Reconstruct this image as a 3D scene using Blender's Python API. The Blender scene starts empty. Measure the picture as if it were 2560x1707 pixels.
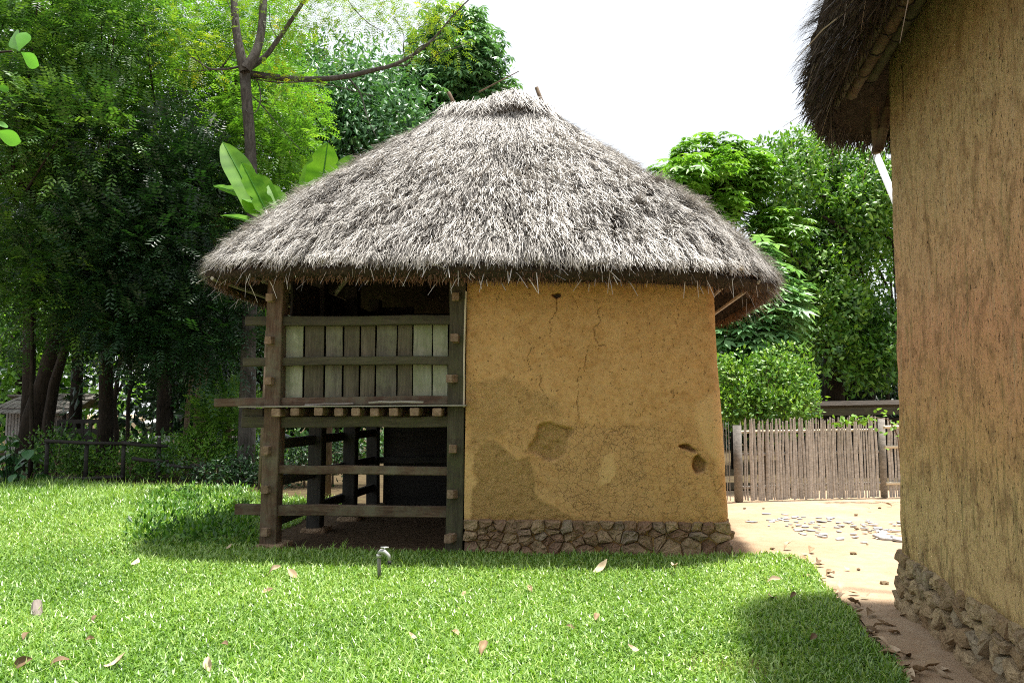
import bpy, bmesh, math, random
import numpy as np
from mathutils import Vector, Matrix

random.seed(7)
rng = np.random.default_rng(7)
scene = bpy.context.scene
col = scene.collection
PI = math.pi

# ------------------------------------------------------------------ camera, sky, sun, exposure
FPX, CX, CY, EYE = 2000.0, 1280.0, 853.5, 1.5
PITCH = math.atan2(170.0, FPX)
cam_d = bpy.data.cameras.new('camera')
cam_d.sensor_width = 36.0
cam_d.lens = FPX / 2560.0 * 36.0
cam_d.clip_end = 600.0
cam = bpy.data.objects.new('camera', cam_d)
cam.location = (0, 0, EYE)
cam.rotation_euler = (PI / 2 + PITCH, 0, 0)
col.objects.link(cam)
scene.camera = cam

SUN = Vector((0.17, 0.09, 1.0)).normalized()          # direction towards the sun
sun_el = math.asin(SUN.z)
sun_az = math.atan2(SUN.x, SUN.y)
world = bpy.data.worlds.new('World')
scene.world = world
world.use_nodes = True
wn, wl = world.node_tree.nodes, world.node_tree.links
wn.clear()
wo = wn.new('ShaderNodeOutputWorld')
wb = wn.new('ShaderNodeBackground')
sky = wn.new('ShaderNodeTexSky')
sky.sky_type = 'NISHITA'
sky.sun_disc = False
sky.sun_elevation = sun_el
sky.sun_rotation = sun_az
sky.dust_density = 4.0
sky.air_density = 1.0
veil = wn.new('ShaderNodeMix'); veil.data_type = 'RGBA'   # thin bright cloud over the whole sky
veil.inputs[0].default_value = 0.72
veil.inputs[7].default_value = (7.6, 7.8, 8.0, 1)
wl.new(sky.outputs[0], veil.inputs[6])
wl.new(veil.outputs[2], wb.inputs[0])
wb.inputs[1].default_value = 0.072
wl.new(wb.outputs[0], wo.inputs[0])

sl = bpy.data.lights.new('sun', 'SUN')
sl.energy = 5.0
sl.angle = math.radians(3.5)
sl.color = (1.0, 0.955, 0.88)
so = bpy.data.objects.new('sun', sl)
so.rotation_euler = SUN.to_track_quat('Z', 'Y').to_euler()
so.location = (6, 6, 30)
col.objects.link(so)

scene.view_settings.view_transform = 'Standard'
scene.view_settings.look = 'None'
scene.view_settings.gamma = 1.0
scene.view_settings.use_curve_mapping = False
scene.view_settings.exposure = 1.25
scene.render.engine = 'CYCLES'
scene.cycles.max_bounces = 8
scene.cycles.diffuse_bounces = 4
scene.cycles.glossy_bounces = 2
scene.cycles.transmission_bounces = 4
scene.cycles.caustics_reflective = False
scene.cycles.caustics_refractive = False
scene.cycles.use_denoising = False
scene.cycles.filter_width = 1.05

# ------------------------------------------------------------------ placing helpers (photo pixel + distance -> point)
Q = 2560.0 / 2352.0
def ray(qx, qy):
    a = (qx * Q - CX) / FPX; b = (CY - qy * Q) / FPX
    return np.array([a, math.cos(PITCH) - b * math.sin(PITCH), math.sin(PITCH) + b * math.cos(PITCH)])
CAM = np.array([0, 0, EYE])
def at(qx, qy, Y):
    r = ray(qx, qy); return CAM + r * (Y / r[1])
def gr(qx, qy, z=0.0):
    r = ray(qx, qy); return CAM + r * ((z - EYE) / r[2])

class Frame:
    def __init__(self, o, rot):
        self.o = np.array(o, float); self.rot = rot
        self.ex = np.array([math.cos(rot), math.sin(rot), 0]); self.ey = np.array([-math.sin(rot), math.cos(rot), 0])
    def front(self, qx, qy, yl=0.0):            # local point where the sight line meets the plane y = yl
        r = ray(qx, qy); o = CAM - self.o
        t = (yl - o @ self.ey) / (r @ self.ey); P = o + r * t
        return np.array([P @ self.ex, P @ self.ey, P[2]])
    def side(self, qx, qy, xl=0.0):
        r = ray(qx, qy); o = CAM - self.o
        t = (xl - o @ self.ex) / (r @ self.ex); P = o + r * t
        return np.array([P @ self.ex, P @ self.ey, P[2]])
    def local(self, P):
        d = np.asarray(P) - self.o
        return np.stack([d @ self.ex, d @ self.ey, d[..., 2]], -1)
    def world(self, L):
        L = np.asarray(L); return self.o + L[..., 0:1] * self.ex + L[..., 1:2] * self.ey + L[..., 2:3] * np.array([0, 0, 1.0])
HUT = Frame(gr(615, 1262), math.radians(-5))
HOUSE = Frame((2.99, 6.238, 0), math.radians(-10.75))

# ------------------------------------------------------------------ noise
def vnoise(P, seed=0):
    P = np.asarray(P, float); I = np.floor(P).astype(np.int64); f = P - I; f = f * f * (3 - 2 * f)
    def h(ix, iy, iz):
        n = (ix * 374761393 + iy * 668265263 + iz * 2147483647 + seed * 1274126177) & 0xffffffff
        n = ((n ^ (n >> 13)) * 1274126177) & 0xffffffff
        n = n ^ (n >> 16)
        return (n & 0xffff) / 65535.0
    x, y, z = I[..., 0], I[..., 1], I[..., 2]
    fx, fy, fz = f[..., 0], f[..., 1], f[..., 2]
    def l(a, b, t): return a + (b - a) * t
    a = l(l(h(x, y, z), h(x + 1, y, z), fx), l(h(x, y + 1, z), h(x + 1, y + 1, z), fx), fy)
    b = l(l(h(x, y, z + 1), h(x + 1, y, z + 1), fx), l(h(x, y + 1, z + 1), h(x + 1, y + 1, z + 1), fx), fy)
    return l(a, b, fz) * 2 - 1
def fbm(P, oct=4, seed=0):
    P = np.asarray(P, float); s = 0; a = 1; t = 0
    for i in range(oct):
        s = s + a * vnoise(P * 2 ** i + 17.3 * i, seed + i); t += a; a *= 0.5
    return s / t

# ------------------------------------------------------------------ mesh + object helpers
def nmesh(name, V, *FS, smooth=False, attrs=None, uv=None):
    """V (n,3); FS: index arrays (m,3) or (m,4); attrs: per-face or per-point float arrays"""
    V = np.asarray(V, np.float32).reshape(-1, 3)
    me = bpy.data.meshes.new(name)
    FS = [np.asarray(F, np.int32) for F in FS if len(F)]
    nl = sum(F.size for F in FS); nf = sum(len(F) for F in FS)
    me.vertices.add(len(V)); me.vertices.foreach_set('co', V.ravel())
    me.loops.add(nl); me.loops.foreach_set('vertex_index', np.concatenate([F.ravel() for F in FS]))
    me.polygons.add(nf)
    tot = np.concatenate([np.full(len(F), F.shape[1], np.int32) for F in FS])
    st = np.concatenate([[0], np.cumsum(tot)[:-1]]).astype(np.int32)
    me.polygons.foreach_set('loop_start', st)
    me.polygons.foreach_set('use_smooth', np.full(nf, smooth, bool))
    me.update(calc_edges=True)
    for k, a in (attrs or {}).items():
        a = np.asarray(a, np.float32)
        at_ = me.attributes.new(k, 'FLOAT', 'FACE' if len(a) == nf and len(a) != len(V) else 'POINT')
        at_.data.foreach_set('value', a)
    return me
def obj(name, me, m=None, parent=None, loc=None, rot=None):
    o = bpy.data.objects.new(name, me); col.objects.link(o)
    if m is not None:
        if not me.materials: me.materials.append(m)
    if parent is not None: o.parent = parent
    if loc is not None: o.location = loc
    if rot is not None: o.rotation_euler = rot
    return o
def tag(o, label, cat, group=None, kind=None):
    if label: o['label'] = label
    if cat: o['category'] = cat
    if group: o['group'] = group
    if kind: o['kind'] = kind
    return o
def structure(o): o['kind'] = 'structure'; return o
def stuff(o): o['kind'] = 'stuff'; return o
def thing(name, label, cat, loc=(0, 0, 0), rotz=0, group=None):
    o = bpy.data.objects.new(name, None); col.objects.link(o); o.empty_display_size = 0.2
    o.location = loc; o.rotation_euler = (0, 0, rotz)
    return tag(o, label, cat, group)
def copy_tree(o, parent=None):
    c = o.copy(); col.objects.link(c); c.parent = parent
    for ch in o.children:
        if ch is not c: copy_tree(ch, c)
    return c

class MB:                                            # collects geometry for ONE mesh
    def __init__(self): self.V = []; self.T = []; self.Qd = []; self.n = 0
    def add(self, V, T=(), Qd=()):
        V = np.asarray(V, float).reshape(-1, 3)
        if len(T): self.T.append(np.asarray(T, int) + self.n)
        if len(Qd): self.Qd.append(np.asarray(Qd, int) + self.n)
        self.V.append(V); self.n += len(V); return self
    def tube(self, path, rad, n=8, cap=True):
        path = np.asarray(path, float); k = len(path)
        rad = np.broadcast_to(np.asarray(rad, float), (k,))
        tg = np.gradient(path, axis=0); tg /= np.linalg.norm(tg, axis=1)[:, None] + 1e-9
        ref = np.array([0, 0, 1.0]) if abs(tg[0, 2]) < 0.9 else np.array([1.0, 0, 0])
        rings = []; a = np.linspace(0, 2 * PI, n, endpoint=False)
        for i in range(k):
            s = np.cross(tg[i], ref); s /= np.linalg.norm(s) + 1e-9; b = np.cross(s, tg[i]); ref = b
            rings.append(path[i] + rad[i] * (np.cos(a)[:, None] * s + np.sin(a)[:, None] * b))
        V = np.concatenate(rings); i = np.arange(k - 1)[:, None]; j = np.arange(n)[None]; j2 = (j + 1) % n
        F = np.stack([i * n + j, i * n + j2, (i + 1) * n + j2, (i + 1) * n + j], -1).reshape(-1, 4)
        T = []
        if cap:
            V = np.concatenate([V, path[:1], path[-1:]]); c = len(V)
            for q in range(n):
                T.append((c - 2, (q + 1) % n, q)); T.append((c - 1, (k - 1) * n + q, (k - 1) * n + (q + 1) % n))
        return self.add(V, T, F)
    def box(self, c, s, R=None):
        s = np.asarray(s, float) / 2
        V = np.array([(x, y, z) for x in (-1, 1) for y in (-1, 1) for z in (-1, 1)], float) * s
        if R is not None: V = V @ np.asarray(R).T
        return self.add(V + np.asarray(c), Qd=[(0, 1, 3, 2), (4, 6, 7, 5), (0, 4, 5, 1), (2, 3, 7, 6), (0, 2, 6, 4), (1, 5, 7, 3)])
    def mesh(self, name, smooth=False, attrs=None):
        T = np.concatenate(self.T) if self.T else []; Qd = np.concatenate(self.Qd) if self.Qd else []
        return nmesh(name, np.concatenate(self.V), T, Qd, smooth=smooth, attrs=attrs)
    def build(self, name, m, parent=None, smooth=False, loc=None, rot=None):
        return obj(name, self.mesh(name, smooth), m, parent, loc, rot)

def beam_mesh(name, sx, sy, sz, bev=0.008, wob=0.004, seg=6, seed=0):
    """squared timber along local X, worn arrises and slightly uneven faces"""
    r = np.random.default_rng(seed); V = []
    b = min(bev, sy * .3, sz * .3); hy, hz = sy / 2, sz / 2
    ring = [(-hy + b, -hz), (hy - b, -hz), (hy, -hz + b), (hy, hz - b), (hy - b, hz), (-hy + b, hz), (-hy, hz - b), (-hy, -hz + b)]
    xs = np.concatenate([[-sx / 2], np.linspace(-sx / 2 + b, sx / 2 - b, seg), [sx / 2]])
    for i, x in enumerate(xs):
        k = 1 - (b / max(sy, sz) * 1.6 if i in (0, len(xs) - 1) else 0)
        dy, dz = (r.normal(0, wob, 2) if 0 < i < len(xs) - 1 else (0, 0))
        for y, z in ring: V.append((x, y * k + dy + r.normal(0, wob * .3), z * k + dz + r.normal(0, wob * .3)))
    F = []; n = 8
    for i in range(len(xs) - 1):
        for j in range(n): F.append((i * n + j, i * n + (j + 1) % n, (i + 1) * n + (j + 1) % n, (i + 1) * n + j))
    V = np.array(V); V = np.concatenate([V, [V[:8].mean(0), V[-8:].mean(0)]]); c = len(V); T = []
    for j in range(n):
        T.append((c - 2, (j + 1) % n, j)); m = (len(xs) - 1) * n; T.append((c - 1, m + j, m + (j + 1) % n))
    return nmesh(name, V, T, np.array(F)[:, ::-1] if False else F)
PLACED = {}
def beam(name, m, parent, p0, p1, sy, sz, **k):
    p0 = Vector(p0); p1 = Vector(p1); d = p1 - p0
    me = beam_mesh(name, d.length, sy, sz, seed=random.randint(0, 99999), **k)
    o = obj(name, me, m, parent)
    x = d.normalized()
    up = Vector((0, 0, 1)) if abs(x.z) < 0.9 else Vector((0, -1, 0))
    y = up.cross(x).normalized(); z = x.cross(y)
    M = Matrix((x, y, z)).transposed().to_4x4(); M.translation = (p0 + p1) / 2
    o.matrix_local = M; PLACED[o.name] = M.copy()
    return o

# ------------------------------------------------------------------ materials
class NT:
    def __init__(self, name):
        self.m = bpy.data.materials.new(name); self.m.use_nodes = True
        self.t = self.m.node_tree; self.t.nodes.clear()
        self.out = self.t.nodes.new('ShaderNodeOutputMaterial')
    def n(self, typ, ins=None, **props):
        nd = self.t.nodes.new('ShaderNode' + typ)
        for k, v in props.items(): setattr(nd, k, v)
        for k, v in (ins or {}).items():
            s = nd.inputs[k]
            if hasattr(v, 'is_linked') or isinstance(v, bpy.types.NodeSocket): self.t.links.new(v, s)
            else: s.default_value = v
        return nd
    def obj_co(self, scale=(1, 1, 1), world=False):
        g = self.n('NewGeometry').outputs['Position'] if world else self.n('TexCoord').outputs['Object']
        return self.n('Mapping', {'Vector': g, 'Scale': scale}).outputs[0]
    def noise(self, co, scale, detail=4, rough=0.6, dist=0.0):
        return self.n('TexNoise', {'Vector': co, 'Scale': scale, 'Detail': detail, 'Roughness': rough, 'Distortion': dist}).outputs[0]
    def ramp(self, fac, stops, interp='LINEAR'):
        r = self.n('ValToRGB', {'Fac': fac}); e = r.color_ramp; e.interpolation = interp
        while len(e.elements) < len(stops): e.elements.new(0.5)
        for el, (p, c) in zip(e.elements, stops):
            el.position = p; el.color = (*c, 1) if not isinstance(c, (int, float)) else (c, c, c, 1)
        return r.outputs[0]
    def mix(self, f, a, b, blend='MIX'):
        x = self.n('Mix', data_type='RGBA', blend_type=blend)
        for s, v in ((x.inputs[0], f), (x.inputs[6], a), (x.inputs[7], b)):
            if isinstance(v, bpy.types.NodeSocket): self.t.links.new(v, s)
            elif isinstance(v, (int, float)): s.default_value = v
            else: s.default_value = (*v, 1)
        return x.outputs[2]
    def math(self, op, a, b=0.5, clamp=False):
        x = self.n('Math', {0: a, 1: b}, operation=op); x.use_clamp = clamp; return x.outputs[0]
    def attr(self, name): return self.n('Attribute', attribute_name=name).outputs['Fac']
    def rand(self): return self.n('ObjectInfo').outputs['Random']
    def bump(self, h, strength=0.5, dist=0.01, normal=None):
        i = {'Height': h, 'Strength': strength, 'Distance': dist}
        if normal is not None: i['Normal'] = normal
        return self.n('Bump', i).outputs[0]
    def surf(self, color, rough=0.8, normal=None, spec=0.3, transl=None, tcol=None):
        i = {'Base Color': color if isinstance(color, bpy.types.NodeSocket) else (*color, 1), 'Roughness': rough, 'Specular IOR Level': spec}
        if normal is not None: i['Normal'] = normal
        b = self.n('BsdfPrincipled', i).outputs[0]
        if transl:
            t = self.n('BsdfTranslucent', {'Color': tcol if tcol is not None else color}).outputs[0]
            b = self.n('MixShader', {0: transl, 1: b, 2: t}).outputs[0]
        self.t.links.new(b, self.out.inputs[0]); return self.m

def leaf_mat(name, lo, mid, hi, rough=0.42, transl=0.36, spec=0.45, tgain=(1.25, 1.3, 0.6)):
    t = NT(name); c = t.ramp(t.attr('rnd'), [(0, lo), (0.5, mid), (1, hi)])
    tc = t.mix(1.0, c, tgain, 'MULTIPLY')
    return t.surf(c, rough, spec=spec, transl=transl, tcol=tc)
M = {}
M['leaf_dark'] = leaf_mat('leaf_dark', (.006, .020, .008), (.014, .048, .014), (.04, .12, .028), transl=.16, tgain=(1.3, 1.4, .5))  # leaf colour lowered to carry the deep shade of the wood
M['leaf_mid'] = leaf_mat('leaf_mid', (.012, .042, .011), (.05, .14, .022), (.19, .36, .05), transl=.3)  # dark end lowered too, shade contrast put into the leaves
M['leaf_bright'] = leaf_mat('leaf_bright', (.05, .14, .018), (.13, .30, .035), (.26, .44, .06), transl=.42)
M['leaf_blue'] = leaf_mat('leaf_blue', (.025, .075, .03), (.07, .185, .07), (.16, .32, .13), rough=.35, transl=.28)
M['leaf_pale'] = leaf_mat('leaf_pale', (.08, .20, .08), (.15, .32, .13), (.26, .44, .20), rough=.4, transl=.35)
M['leaf_yellow'] = leaf_mat('leaf_yellow', (.10, .20, .02), (.22, .34, .03), (.50, .42, .03), transl=.45)
M['leaf_shrub'] = leaf_mat('leaf_shrub', (.016, .06, .012), (.085, .22, .026), (.27, .44, .055), transl=.32)
M['leaf_big'] = leaf_mat('leaf_big', (.08, .26, .03), (.11, .33, .04), (.15, .40, .05), rough=.35, transl=.5)
M['banana'] = leaf_mat('banana', (.07, .20, .012), (.12, .30, .018), (.18, .38, .03), rough=.5, transl=.5, spec=.2)
M['grass'] = leaf_mat('grass', (.055, .15, .018), (.19, .36, .045), (.44, .58, .18), rough=.44, transl=.34, spec=1.0, tgain=(1.1, 1.2, .5))
M['dead_leaf'] = leaf_mat('dead_leaf', (.09, .055, .03), (.38, .27, .16), (.62, .50, .36), rough=.7, transl=.12, spec=.2, tgain=(1, .9, .7))

def straw_mat(name, stops, rough=.55):
    t = NT(name); c = t.ramp(t.attr('rnd'), stops)
    return t.surf(c, rough, spec=.35)
M['straw'] = straw_mat('straw', [(0, (.04, .036, .031)), (.25, (.155, .143, .128)), (.5, (.35, .332, .305)), (1, (.62, .60, .565))])
M['straw_brown'] = straw_mat('straw_brown', [(0, (.05, .03, .018)), (.5, (.17, .095, .05)), (1, (.34, .22, .13))])
M['straw_dark'] = straw_mat('straw_dark', [(0, (.012, .010, .009)), (.5, (.05, .042, .036)), (1, (.15, .13, .11))])
t = NT('thatch_core'); co = t.obj_co((1, 1, 1))
c = t.ramp(t.noise(co, 14, 6, .7), [(.3, (.018, .014, .011)), (.7, (.075, .06, .047))])
M['thatch_core'] = t.surf(c, .9, t.bump(t.noise(co, 60, 4), .9, .03), spec=.1)

def wood(name, dark, mid, light, moss=None, mossamt=.5, scale=1.0):
    t = NT(name); co = t.obj_co((.9 * scale, 9 * scale, 9 * scale)); rnd = t.rand()
    sh = t.n('VectorMath', {0: co, 1: t.n('CombineXYZ', {0: t.math('MULTIPLY', rnd, 37.0), 1: t.math('MULTIPLY', rnd, 91.0), 2: 0.0}).outputs[0]}, operation='ADD').outputs[0]
    g = t.noise(sh, 5.0, 7, .7, .6); big = t.noise(sh, 1.1, 4, .6)
    c = t.ramp(t.math('ADD', t.math('MULTIPLY', g, .6), t.math('MULTIPLY', big, .4)), [(.3, dark), (.5, mid), (.72, light)])
    c = t.mix(.35, c, t.mix(rnd, (.55, .55, .55), (1.5, 1.5, 1.5)), 'MULTIPLY')
    if moss is not None:
        c = t.mix(t.ramp(t.noise(t.obj_co((1, 1, 1)), 4.5, 5, .7), [(.45, 0.0), (.68, mossamt)]), c, moss)
    return t.surf(c, .8, t.bump(g, .45, .006), spec=.25)
M['wood_moss_shade'] = wood('wood_moss_shade', (.018, .016, .010), (.052, .047, .030), (.115, .105, .072), (.065, .07, .03), .7)  # mossy timber, its base also darkened to hold the eave's shade
M['wood_rust'] = wood('wood_rust', (.03, .017, .011), (.088, .056, .036), (.20, .145, .105), (.13, .125, .085), .8)
M['wood_grey'] = wood('wood_grey', (.08, .075, .065), (.20, .185, .165), (.36, .33, .29))
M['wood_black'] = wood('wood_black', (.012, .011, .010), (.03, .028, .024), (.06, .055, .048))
M['peg'] = wood('peg', (.07, .045, .028), (.19, .13, .085), (.36, .28, .21))
M['board_pale'] = wood('board_pale', (.13, .14, .10), (.26, .28, .20), (.38, .40, .31), (.15, .18, .09), .75)
M['board_dark'] = wood('board_dark', (.03, .027, .018), (.075, .068, .045), (.17, .155, .11), (.10, .10, .06), .6)
M['board_mid'] = wood('board_mid', (.045, .043, .032), (.11, .107, .08), (.22, .215, .165), (.17, .185, .11), .7)
M['bamboo_grey'] = wood('bamboo_grey', (.17, .16, .145), (.38, .355, .325), (.60, .57, .53), scale=1.4)
M['bamboo_pale'] = wood('bamboo_pale', (.32, .28, .2), (.50, .44, .33), (.62, .57, .45))
M['lath'] = wood('lath', (.14, .13, .11), (.26, .25, .21), (.42, .40, .35))
def bark(name, a, b_, c_, sc=1.0, lich=None):
    t = NT(name); g = t.noise(t.obj_co((7 * sc, 7 * sc, 1.6 * sc)), 3.0, 7, .72, .5); big = t.noise(t.obj_co(), .9, 4)
    c = t.ramp(t.math('ADD', t.math('MULTIPLY', g, .7), t.math('MULTIPLY', big, .3)), [(.34, a), (.5, b_), (.68, c_)])
    if lich: c = t.mix(t.ramp(t.noise(t.obj_co(), 3.2, 5, .7), [(.5, 0.0), (.68, .55)]), c, lich)
    return t.surf(c, .9, t.bump(g, .8, .02), spec=.15)
M['bark_grey'] = bark('bark_grey', (.025, .022, .020), (.062, .056, .05), (.13, .12, .11), 1.0, (.12, .12, .105))
M['bark_dark'] = bark('bark_dark', (.008, .007, .005), (.024, .019, .014), (.055, .045, .034))
M['bark_brown'] = bark('bark_brown', (.06, .042, .028), (.15, .11, .075), (.27, .21, .155))
M['wood_stub'] = wood('wood_stub', (.09, .075, .065), (.19, .16, .14), (.30, .26, .23), (.13, .14, .10), .4, .5)
M['limewash'] = wood('limewash', (.35, .37, .34), (.55, .57, .53), (.7, .7, .67), scale=.6)
M['slate'] = wood('slate', (.20, .205, .215), (.33, .34, .35), (.48, .49, .50), scale=.5)

def stone_mat(name, a, b, c_, d):
    t = NT(name); co = t.obj_co(); rnd = t.rand()
    base = t.ramp(rnd, [(0, a), (.35, b), (.7, c_), (1, d)])
    n1 = t.noise(co, 9, 6, .7); n2 = t.noise(co, 45, 5, .7)
    cc = t.mix(1.0, base, t.ramp(n1, [(.3, (.55, .52, .5)), (.7, (1.35, 1.33, 1.3))]), 'MULTIPLY')
    cc = t.mix(t.ramp(n2, [(.5, 0.0), (.7, .35)]), cc, (.10, .08, .055))
    h = t.math('ADD', n1, t.math('MULTIPLY', n2, .5))
    return t.surf(cc, .9, t.bump(h, 1.0, .045), spec=.2)
M['stone'] = stone_mat('stone', (.40, .30, .185), (.34, .25, .16), (.26, .165, .11), (.32, .27, .205))
M['stone_house'] = stone_mat('stone_house', (.40, .31, .19), (.46, .36, .22), (.32, .225, .13), (.36, .31, .22))
# mud plaster of the hut: smooth ochre coat, coarse daub where it fell off, pale mended spots, drying cracks
t = NT('mud_wall'); co = t.obj_co()
rough_a, pale_a, crack_a, line_a = t.attr('rough'), t.attr('pale'), t.attr('crack'), t.attr('line')
n1 = t.noise(co, 2.2, 5, .6); n2 = t.noise(co, 16, 6, .7); n3 = t.noise(co, 75, 4, .7)
c = t.ramp(n1, [(.3, (.46, .265, .10)), (.7, (.59, .365, .152))])
c = t.mix(t.ramp(n2, [(.35, .55), (.56, 0.0)]), c, (.28, .15, .052))
c = t.mix(t.ramp(t.noise(t.obj_co((1, 1, 1.6)), 5.5, 6, .75), [(.42, 0.0), (.62, .55)]), c, (.58, .39, .18))
dk = t.ramp(t.noise(t.obj_co((1, 1, .75)), 34, 6, .75), [(.31, 1.0), (.39, 0.0)])
c = t.mix(t.math('MULTIPLY', dk, .55), c, (.11, .06, .02))
sp = t.ramp(t.n('TexVoronoi', {'Vector': co, 'Scale': 85.0}).outputs['Distance'], [(.10, 1.0), (.2, 0.0)])
c = t.mix(t.math('MULTIPLY', sp, t.ramp(t.noise(co, 8, 2), [(.5, 0.0), (.6, .6)])), c, (.70, .52, .27))
cr = t.mix(t.ramp(n3, [(.3, 0.0), (.6, 1.0)]), (.40, .24, .085), (.76, .51, .21)); cr = t.mix(t.ramp(n2, [(.36, .4), (.46, 0.0)]), cr, (.18, .11, .04))
c = t.mix(t.math('MULTIPLY', rough_a, .5), c, cr)
c = t.mix(t.math('MULTIPLY', pale_a, .72), c, t.mix(n1, (.58, .37, .165), (.62, .45, .21)))
sm = t.mix(n2, (.42, .255, .11), (.50, .32, .15))
c = t.mix(t.math('MULTIPLY', crack_a, .5), c, sm)
wv = t.n('VectorMath', {0: co, 1: t.n('VectorMath', {0: t.n('TexNoise', {'Vector': co, 'Scale': 11.0, 'Detail': 4.0}).outputs['Color'], 1: (.10, .10, .10)}, operation='MULTIPLY').outputs[0]}, operation='ADD').outputs[0]
vo = t.n('TexVoronoi', {'Vector': wv, 'Scale': 12.5, 'Randomness': 1.0}, feature='DISTANCE_TO_EDGE').outputs['Distance']
ck = t.ramp(vo, [(.003, 1.0), (.014, 0.0)])
vo2 = t.n('TexVoronoi', {'Vector': wv, 'Scale': 27.0, 'Randomness': 1.0}, feature='DISTANCE_TO_EDGE').outputs['Distance']
ck = t.math('MAXIMUM', ck, t.math('MULTIPLY', t.ramp(vo2, [(.003, 1.0), (.022, 0.0)]), t.ramp(t.noise(co, 4.2, 3), [(.5, 0.0), (.6, .8)])))
ckm = t.math('MULTIPLY', ck, t.ramp(t.math('MULTIPLY', crack_a, t.math('ADD', t.noise(co, 5, 3), .35)), [(.2, 0.0), (.6, 1.0)]))
allc = t.math('MAXIMUM', t.math('MULTIPLY', ckm, .42), t.math('MULTIPLY', line_a, .75))
c = t.mix(t.math('MULTIPLY', allc, .7), c, (.09, .05, .02))
h = t.math('ADD', t.math('MULTIPLY', n2, .35), t.math('MULTIPLY', n3, .3))
h = t.math('ADD', h, t.math('MULTIPLY', t.math('MULTIPLY', n3, rough_a), 1.6))
h = t.math('SUBTRACT', h, t.math('MULTIPLY', allc, .9))
h = t.math('SUBTRACT', h, t.math('MULTIPLY', dk, .35))
M['mud'] = t.surf(c, .95, t.bump(h, 1.0, .026), spec=.12)
t = NT('mud_plain'); co = t.obj_co(); c = t.ramp(t.noise(co, 4, 6, .7), [(.3, (.26, .15, .06)), (.7, (.42, .26, .11))])
M['mud_plain'] = t.surf(c, .95, t.bump(t.noise(co, 40, 4), .6, .01), spec=.1)

# rain-streaked mud wall of the tall house
t = NT('mud_streaked'); co = t.obj_co()
st = t.noise(t.obj_co((9, 9, .7)), 2.2, 7, .7); st2 = t.noise(t.obj_co((15, 15, 6)), 2.0, 7, .78); n2 = t.noise(co, 3, 5); n3 = t.noise(co, 70, 5, .7)
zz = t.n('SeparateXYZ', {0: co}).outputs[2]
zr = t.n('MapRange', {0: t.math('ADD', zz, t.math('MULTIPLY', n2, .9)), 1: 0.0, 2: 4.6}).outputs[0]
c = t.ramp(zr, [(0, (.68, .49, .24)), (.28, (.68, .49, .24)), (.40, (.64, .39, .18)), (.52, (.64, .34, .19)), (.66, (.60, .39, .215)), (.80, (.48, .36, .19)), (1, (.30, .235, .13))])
c = t.mix(t.ramp(st, [(.54, 0.0), (.64, .7)]), c, (.25, .215, .095))
c = t.mix(t.ramp(st, [(.34, .75), (.45, 0.0)]), c, (.50, .385, .23))
c = t.mix(t.ramp(t.noise(t.obj_co((1, 1, .8)), 7, 6, .75), [(.40, .6), (.52, 0.0)]), c, (.25, .15, .075))
c = t.mix(t.ramp(st2, [(.36, .6), (.44, 0.0)]), c, (.18, .11, .048))
fl = t.ramp(t.noise(t.obj_co((24, 24, 9)), 2.6, 7, .78), [(.365, 1.0), (.41, 0.0)])
c = t.mix(t.math('MULTIPLY', fl, .9), c, (.055, .035, .018))
c = t.mix(t.math('MULTIPLY', t.attr('line'), .9), c, (.03, .025, .016))
h = t.math('ADD', t.math('MULTIPLY', st2, .8), t.math('MULTIPLY', n3, .3)); h = t.math('SUBTRACT', h, t.math('MULTIPLY', fl, .8))
M['mud_house'] = t.surf(c, .95, t.bump(h, 1.0, .03), spec=.12)

# earth
t = NT('dirt'); co = t.obj_co()
n1 = t.noise(co, .55, 5, .6); n2 = t.noise(co, 7, 6, .7); n3 = t.noise(co, 60, 4, .7)
c = t.ramp(n1, [(.35, (.31, .215, .135)), (.65, (.42, .325, .225))])
c = t.mix(t.ramp(n2, [(.35, .45), (.6, 0.0)]), c, (.28, .17, .095))
c = t.mix(t.ramp(n3, [(.5, 0.0), (.75, .4)]), c, (.50, .41, .30))
M['dirt'] = t.surf(c, .95, t.bump(t.math('ADD', n2, t.math('MULTIPLY', n3, .4)), .7, .03), spec=.15)
t = NT('lawn_soil'); co = t.obj_co(); n2 = t.noise(co, 9, 5, .7)
M['lawn_soil'] = t.surf(t.ramp(n2, [(.35, (.05, .055, .018)), (.65, (.15, .125, .06))]), .95, t.bump(n2, .5, .02), spec=.1)
t = NT('dark_soil'); co = t.obj_co(); n2 = t.noise(co, 12, 6, .7)
M['dark_soil'] = t.surf(t.ramp(n2, [(.35, (.05, .034, .02)), (.65, (.12, .082, .05))]), .95, t.bump(n2, .8, .03), spec=.1)
t = NT('litter'); co = t.obj_co(); n2 = t.noise(co, 5, 6, .7)
M['litter'] = t.surf(t.ramp(n2, [(.3, (.035, .028, .016)), (.55, (.09, .065, .035)), (.75, (.06, .085, .025))]), .95, t.bump(n2, .6, .05), spec=.1)
def plain(name, c, rough=.5, spec=.4, metal=0.0):
    t = NT(name); m = t.surf(t.mix(t.noise(t.obj_co(), 20, 3), tuple(x * .8 for x in c), tuple(min(1, x * 1.15) for x in c)), rough, spec=spec)
    for nd in t.t.nodes:
        if nd.type == 'BSDF_PRINCIPLED': nd.inputs['Metallic'].default_value = metal
    return m
M['iron'] = plain('iron', (.20, .19, .17), .6)
M['chrome'] = plain('chrome', (.42, .42, .41), .5, .5, .5)
M['rubber'] = plain('rubber', (.02, .02, .02), .8)
M['paint_black'] = plain('paint_black', (.025, .028, .04), .3, .5)
M['paint_blue'] = plain('paint_blue', (.12, .17, .20), .35, .5)
M['white_plastic'] = plain('white_plastic', (.72, .73, .76), .35, .5)
M['pipe_white'] = plain('pipe_white', (.66, .68, .70), .45, .4)

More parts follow.
